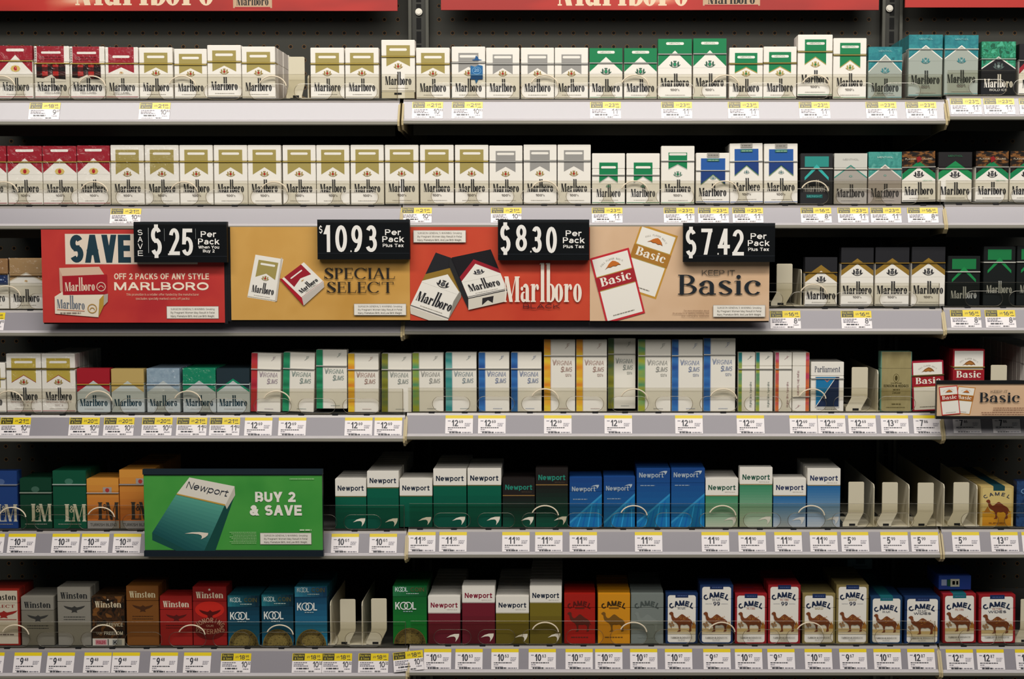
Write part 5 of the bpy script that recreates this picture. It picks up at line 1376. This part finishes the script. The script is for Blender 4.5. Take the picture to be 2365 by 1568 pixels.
plate(o, g, 309, 512, 524, 606, [('$', 361, 590, 66, 25), ('.', 389, 589, 62, 5), ('2', 402.5, 589, 62, 24), ('5', 432.6, 590, 62, 26)], [('Per', 482, 547.6, 13.6, 36), ('Pack', 482, 564.6, 13.6, 49), ('When You', 482, 574.2, 7, 48), ('Buy 2', 482, 583, 7, 27)], True)
# tan sign
g = Sign(533, 524, 946.5, 739, SY); z3 = lambda x, y: (520 + x / 3.073, 500 + y / 3.073)
g.face(z3(155, 572), z3(352, 604), z3(217, 270), 83); g.a.rect(WH, 0, 0, 55, 83); DES['gold_k']['fn'](g.a, 83); g.home()
g.poly('C8C0B4', [z3(*q) for q in ((352, 604), (366, 600), (408, 295), (400, 290))])
g.face(z3(545, 578), z3(700, 462), z3(405, 440), 83); g.a.rect(WH, 0, 0, 55, 83); DES['red_rib']['fn'](g.a, 83); g.home()
g.poly('C4BCB4', [z3(*q) for q in ((545, 578), (700, 462), (704, 500), (556, 632))]); g.poly('B01F2C', [z3(*q) for q in ((385, 440), (405, 440), (545, 578), (556, 632))])
g.text('2A2622', 'SPECIAL', 831, 644, 25.5, 163, font='serif', T=.2); g.text('2A2622', 'SELECT', 832, 676, 25.5, 154, font='serif', T=.2)
g.warn(817, 701, 938, 728)
o = g.root('promo_sign', 'tan sign with two drawn packs and a 10.93 price plate', 'promotional sign')
link('panel', g.mesh('panel', noise_mat('tan_card', ['CC9A4A', 'D4A456', 'C89646'], 8, 'paint')), o)
mb = MB(); mb.box((-.006, .001, -.002), (.0, .010, g.h), mat(BLK, 'paint')); mb.box((0, .0042, -.0025), (g.w, .010, .004), mat(BLK, 'paint')); link('frame', mb.mesh('frame'), o)
plate(o, g, 733, 507, 946, 599, [('$', 741, 538, 16, 8), ('1', 755, 582, 62, 15), ('0', 788, 582, 62, 27), ('.', 810.5, 582, 62, 5), ('9', 824, 582, 62, 25), ('3', 857.5, 582, 62, 26)], words_for(908, 543, (('Plus Tax', 48),)))
# red and black sign
g = Sign(946.8, 524, 1362, 740, SY); z3b = lambda x, y: (940 + x / 3.073, 500 + y / 3.073)
def drawn_pack(key, bl, br, tl, zz, H=83):
    g.face(zz(*bl), zz(*br), zz(*tl), H); g.a.rect(WH, 0, 0, 55, H); DES[key]['fn'](g.a, H); g.home()
drawn_pack('blk_gold_k', (18, 640), (290, 735), (205, 255), z3b)
g.poly('D8D2C4', [z3b(*q) for q in ((18, 640), (290, 735), (300, 790), (25, 690))]); g.poly('8E8A80', [z3b(*q) for q in ((290, 735), (385, 570), (380, 520), (330, 600))])
g.poly('2A2A2C', [z3b(*q) for q in ((305, 285), (435, 580), (435, 660), (380, 540), (300, 350))])
drawn_pack('black_red', (435, 578), (712, 520), (318, 290), z3b)
g.poly('DAD4C6', [z3b(*q) for q in ((435, 580), (712, 522), (700, 602), (435, 662))]); g.poly('26262A', [z3b(*q) for q in ((435, 578), (712, 518), (712, 524), (435, 584))]); g.poly('2C2A2C', [z3b(*q) for q in ((535, 578), (615, 562), (608, 612), (574, 592), (532, 628))])
g.text('F4E8DA', 'Marlboro', 1254, 697, 59, 179, font='wm', T=.34); g.text('4A2226', 'BLACK', 1250.5, 712, 10, 85, bold=.02)
g.warn(955.6, 531.6, 1076.7, 560)
o = g.root('promo_sign', 'orange-red sign with black-topped drawn packs and an 8.30 price plate', 'promotional sign')
link('panel', g.mesh('panel', noise_mat('orange_red_card', ['C8422A', 'CE4A30', 'C43C28'], 8, 'paint')), o)
mb = MB(); mb.box((0, .0042, -.0025), (g.w, .010, .004), mat(BLK, 'paint')); link('frame', mb.mesh('frame'), o)
plate(o, g, 1150, 507, 1361, 601, [('$', 1167, 583, 64, 24), ('8', 1204, 580, 61, 26), ('.', 1226, 583, 61, 5), ('3', 1239.5, 583.5, 61, 23), ('0', 1273.6, 584.5, 61, 25)], words_for(1325, 545.5, (('Plus Tax', 48),)))
# beige sign
g = Sign(1362.4, 523, 1777, 741, SY); z2 = lambda x, y: (1350 + x / 2.877, 500 + y / 2.877)
def basic_pack(bl, br, tl, zz, edge, band, H=83):
    g.face(zz(*bl), zz(*br), zz(*tl), H); g.a.rect(edge, 0, 0, 55, H); basic(g.a, H, edge, band); g.a.poly('C8702C', place(LEAF, 17, 65, 21, 8)); g.home()
basic_pack((230, 470), (475, 550), (375, 50), z2, 'C8963E', 'AE7A32'); basic_pack((145, 712), (403, 640), (35, 278), z2, 'C8303A', 'A82830')
g.text('4A463E', 'KEEP IT', 1659, 636, 12.6, 76); g.text('22282E', 'Basic', 1661.5, 680, 46, 191, font='serif', T=.19)
for i, t in enumerate(('For more information about', 'its products or quitting smoking, visit', 'the company website')): g.text('7A5A48', t, 1638, 719 + i * 6, 3.8, (58, 84, 64)[i], 'r')
g.warn(1647, 704, 1768, 732)
o = g.root('promo_sign', 'large beige sign with two drawn packs and a 7.42 price plate', 'promotional sign')
link('panel', g.mesh('panel', noise_mat('beige_card', ['D8B490', 'DEBC9A', 'D4B08C'], 8, 'paint')), o)
mb = MB(); mb.box((0, .0042, -.0025), (g.w, .010, .004), mat(BLK, 'paint')); link('frame', mb.mesh('frame'), o)
plate(o, g, 1578, 515, 1790, 605, [('$', 1595.7, 591, 62, 25), ('7', 1632, 588, 60, 25), ('.', 1658.6, 588, 60, 5), ('4', 1671.5, 588, 60, 27), ('2', 1704.5, 590, 60, 26)], words_for(1752, 552, (('Plus Tax', 48),)))
# green sign
g = Sign(333, 1085, 745, 1282, SY); z4 = lambda x, y: (320 + x / 2.939, 1070 + y / 2.939)
g.rect(noise_mat('green_card', ['2E8A36', '4AA044', '3A963C'], 7, 'paint'), 333, 1098, 745, 1270)
n = 14
g.a.holding(True)
L0, L1, R0, R1 = z4(262, 205), z4(90, 470), z4(590, 275), z4(420, 640)
for i, c in enumerate(grade('5AA694', '1C5456', n)):
    t0, t1 = i / n, (i + 1) / n
    f = lambda A, B, t: (A[0] + (B[0] - A[0]) * t, A[1] + (B[1] - A[1]) * t)
    g.poly(c, [f(L0, R0, 0) if 0 else f(L0, L1, t0), f(R0, R1, t0), f(R0, R1, t1), f(L0, L1, t1)])
g.a.holding(False)
g.poly('1A4E4A', [z4(*q) for q in ((90, 470), (420, 640), (400, 660), (90, 520))])
g.poly('174A44', [z4(*q) for q in ((590, 275), (655, 165), (655, 215), (500, 640), (420, 640))])
g.poly('E8E2D6', [z4(*q) for q in ((350, 95), (655, 155), (590, 285), (262, 205))]); g.poly('C8C2B4', [z4(*q) for q in ((655, 155), (658, 215), (600, 310), (590, 285))])
g.poly('C8A04A', [z4(*q) for q in ((262, 203), (590, 277), (588, 287), (260, 211))])
g.face(z4(325, 166), z4(600, 226), z4(345, 122), 1, 10); g.a.text('2E3440', 'Newport', 5, 0, 1.0, 10, bold=.02); g.home()
g.face(z4(310, 500), z4(470, 520), z4(312, 452), 1, 1); g.a.poly('EADFCE', SWOOSH); g.home()
g.text('F4F0E6', 'BUY 2', 636.5, 1159, 23.5, 93, bold=.06); g.text('F4F0E6', '& SAVE', 637, 1190, 24, 120, bold=.06)
g.warn(600, 1230, 719, 1257); g.fine('C8E0B8', 670, 727, 1105, 1.4, 2)
g.fine('D8EAC8', 692, 719, 1222, 3.0, 2)
g.a.holding(True)
for i in range(8): g.fine('A8CE98', 530 + (i % 3) * 4, 592, 1228 + i * 3.6, 1.3, i)
g.a.holding(False)
o = g.root('promo_sign', 'green buy two and save sign on the fifth shelf', 'promotional sign')
link('panel', g.mesh('panel', mat('1C262A', 'paint')), o)
mb = MB(); mb.box((-.001, -.002, -.002), (g.w + .001, .007, .0075), mat('14202A', 'paint')); mb.box((-.001, -.002, g.h - .0075), (g.w + .001, .007, g.h + .001), mat('1C2A34', 'paint')); mb.box((0, .0042, .0), (g.w, .010, g.h), mat(BLK, 'paint')); link('frame', mb.mesh('frame'), o)
# small beige sign
g = Sign(2163, 880, 2420, 966, -.05); z6 = lambda x, y: (1980 + x / 5.808, 790 + y / 5.808)
g.rect(noise_mat('beige_card', ['D8B490', 'DEBC9A', 'D4B08C'], 8, 'paint'), 2164, 886.5, 2420, 960.5)
basic_pack((1280, 955), (1515, 975), (1350, 590), z6, 'C8883E', 'B06A2A'); basic_pack((1137, 985), (1385, 962), (1088, 602), z6, 'C83A34', 'A82A26')
g.text('4A463E', 'KEEP IT', 2306.6, 907, 6.2, 39); g.text('22282E', 'Basic', 2308, 928.6, 22.5, 93, font='serif', T=.22)
for i, (xa, yy) in enumerate(((2294, 941), (2293, 946), (2266, 951.5), (2268, 956))): g.fine('8A6450', xa, 2364, yy, 1.8, i)
o = g.root('promo_sign', 'small beige sign with two drawn packs on the fourth shelf', 'promotional sign')
link('panel', g.mesh('panel', mat('20201E', 'paint')), o)
mb = MB(); mb.box((-.001, -.002, -.001), (g.w, .006, .0038), mat('121416', 'paint')); mb.box((-.001, -.002, g.h - .0042), (g.w, .006, g.h + .001), mat('121416', 'paint')); mb.box((0, .0042, .0), (g.w, .010, g.h), mat(BLK, 'paint')); link('frame', mb.mesh('frame'), o)
# red header banners over the rack
glare_red = lambda: noise_mat('red_film_glare', ['A8241E', 'B8281F', 'C02C24', 'D87058', 'F0C8A8'], 4, 'paint', (1, 1, 3.4), (.46, .82), 2)  # cream streaks: glare on the banners' film, put into the colour
for x0, x1, yb, lx0, lx1, ly, sx, tx0, tx1, tb, ty, lab in ((-330, 917, 25, 172, 492, 12, (235, 905), 537, 627, 18.5, 12.5, 'red header banner over the left bay'),
                                                 (1018, 2031, 23, 1288, 1590, 13, (1270, 1640), 1624, 1756, 13, 9, 'red header banner over the middle bay'),
                                                 (2092, 2700, 17, 2480, 2690, 8, None, 2530, 2600, 9, 6, 'red header banner over the right bay')):
    g = Sign(x0, -190, x1, yb, .345)
    g.text('EFD8B8', 'Marlboro', (lx0 + lx1) / 2, ly, 72, lx1 - lx0, font='wm', T=.34)
    g.rect('C8A888', tx0, -30, tx1, tb); g.text('2A2422', 'Marlboro', (tx0 + tx1) / 2, ty, 20, (tx1 - tx0) * .82, font='wm', T=.34); g.rect('B01F2C', tx0 + 4, tb - 2.4, tx1 - 4, tb)
    o = g.root('header_banner', lab, 'banner', 'header banners')
    link('panel', g.mesh('panel', glare_red() if sx else mat('BC2820', 'paint'), .006), o)
    mb = MB(); mb.box((0, .006, g.h * .3), (g.w, .055, g.h * .34), M_DARK); link('hanger_bar', mb.mesh('hanger_bar'), o)

# two loose packs lying on the bottom shelf's queues, and a blue carton end
def lying(px0, py0, px1, py1, y, col, art, label):
    A, B = P(px0, py1, y), P(px1, py0, y)
    o = root('cigarette_pack', (A.x, y, A.z), label, 'cigarette pack', 'loose packs')
    mb = MB(); mb.box((0, 0, 0), (B.x - A.x, .084, B.z - A.z), mat(col)); me = mb.mesh('box', .0007)
    link('box', me, o)
    mb = MB(); w_, h_ = B.x - A.x, B.z - A.z
    for m, x0, z0, x1, z1 in art: mb.box((x0 * w_, -.0004, z0 * h_), (x1 * w_, 0, z1 * h_), mat(m))
    link('end_label', mb.mesh('end_label'), o)
    return o
lying(2168, 1329, 2243, 1362, .02, '2A4AA0', [('A8B8D8', .08, .3, .24, .72), ('1E5A3C', .26, .26, .36, .72), ('DAD8C0', .36, .22, .64, .76), ('4E8A6A', .42, .36, .5, .62), ('7AA89A', .54, .36, .6, .62)], 'loose blue pack lying on top of the red-bordered soft packs')
lying(1957, 1291, 2015, 1314, .18, '6E8E92', [('1E4A54', .34, .5, .7, 1.0), ('4A6A6E', .2, .2, .8, .34)], 'loose grey-blue pack lying far back above the camel packs')
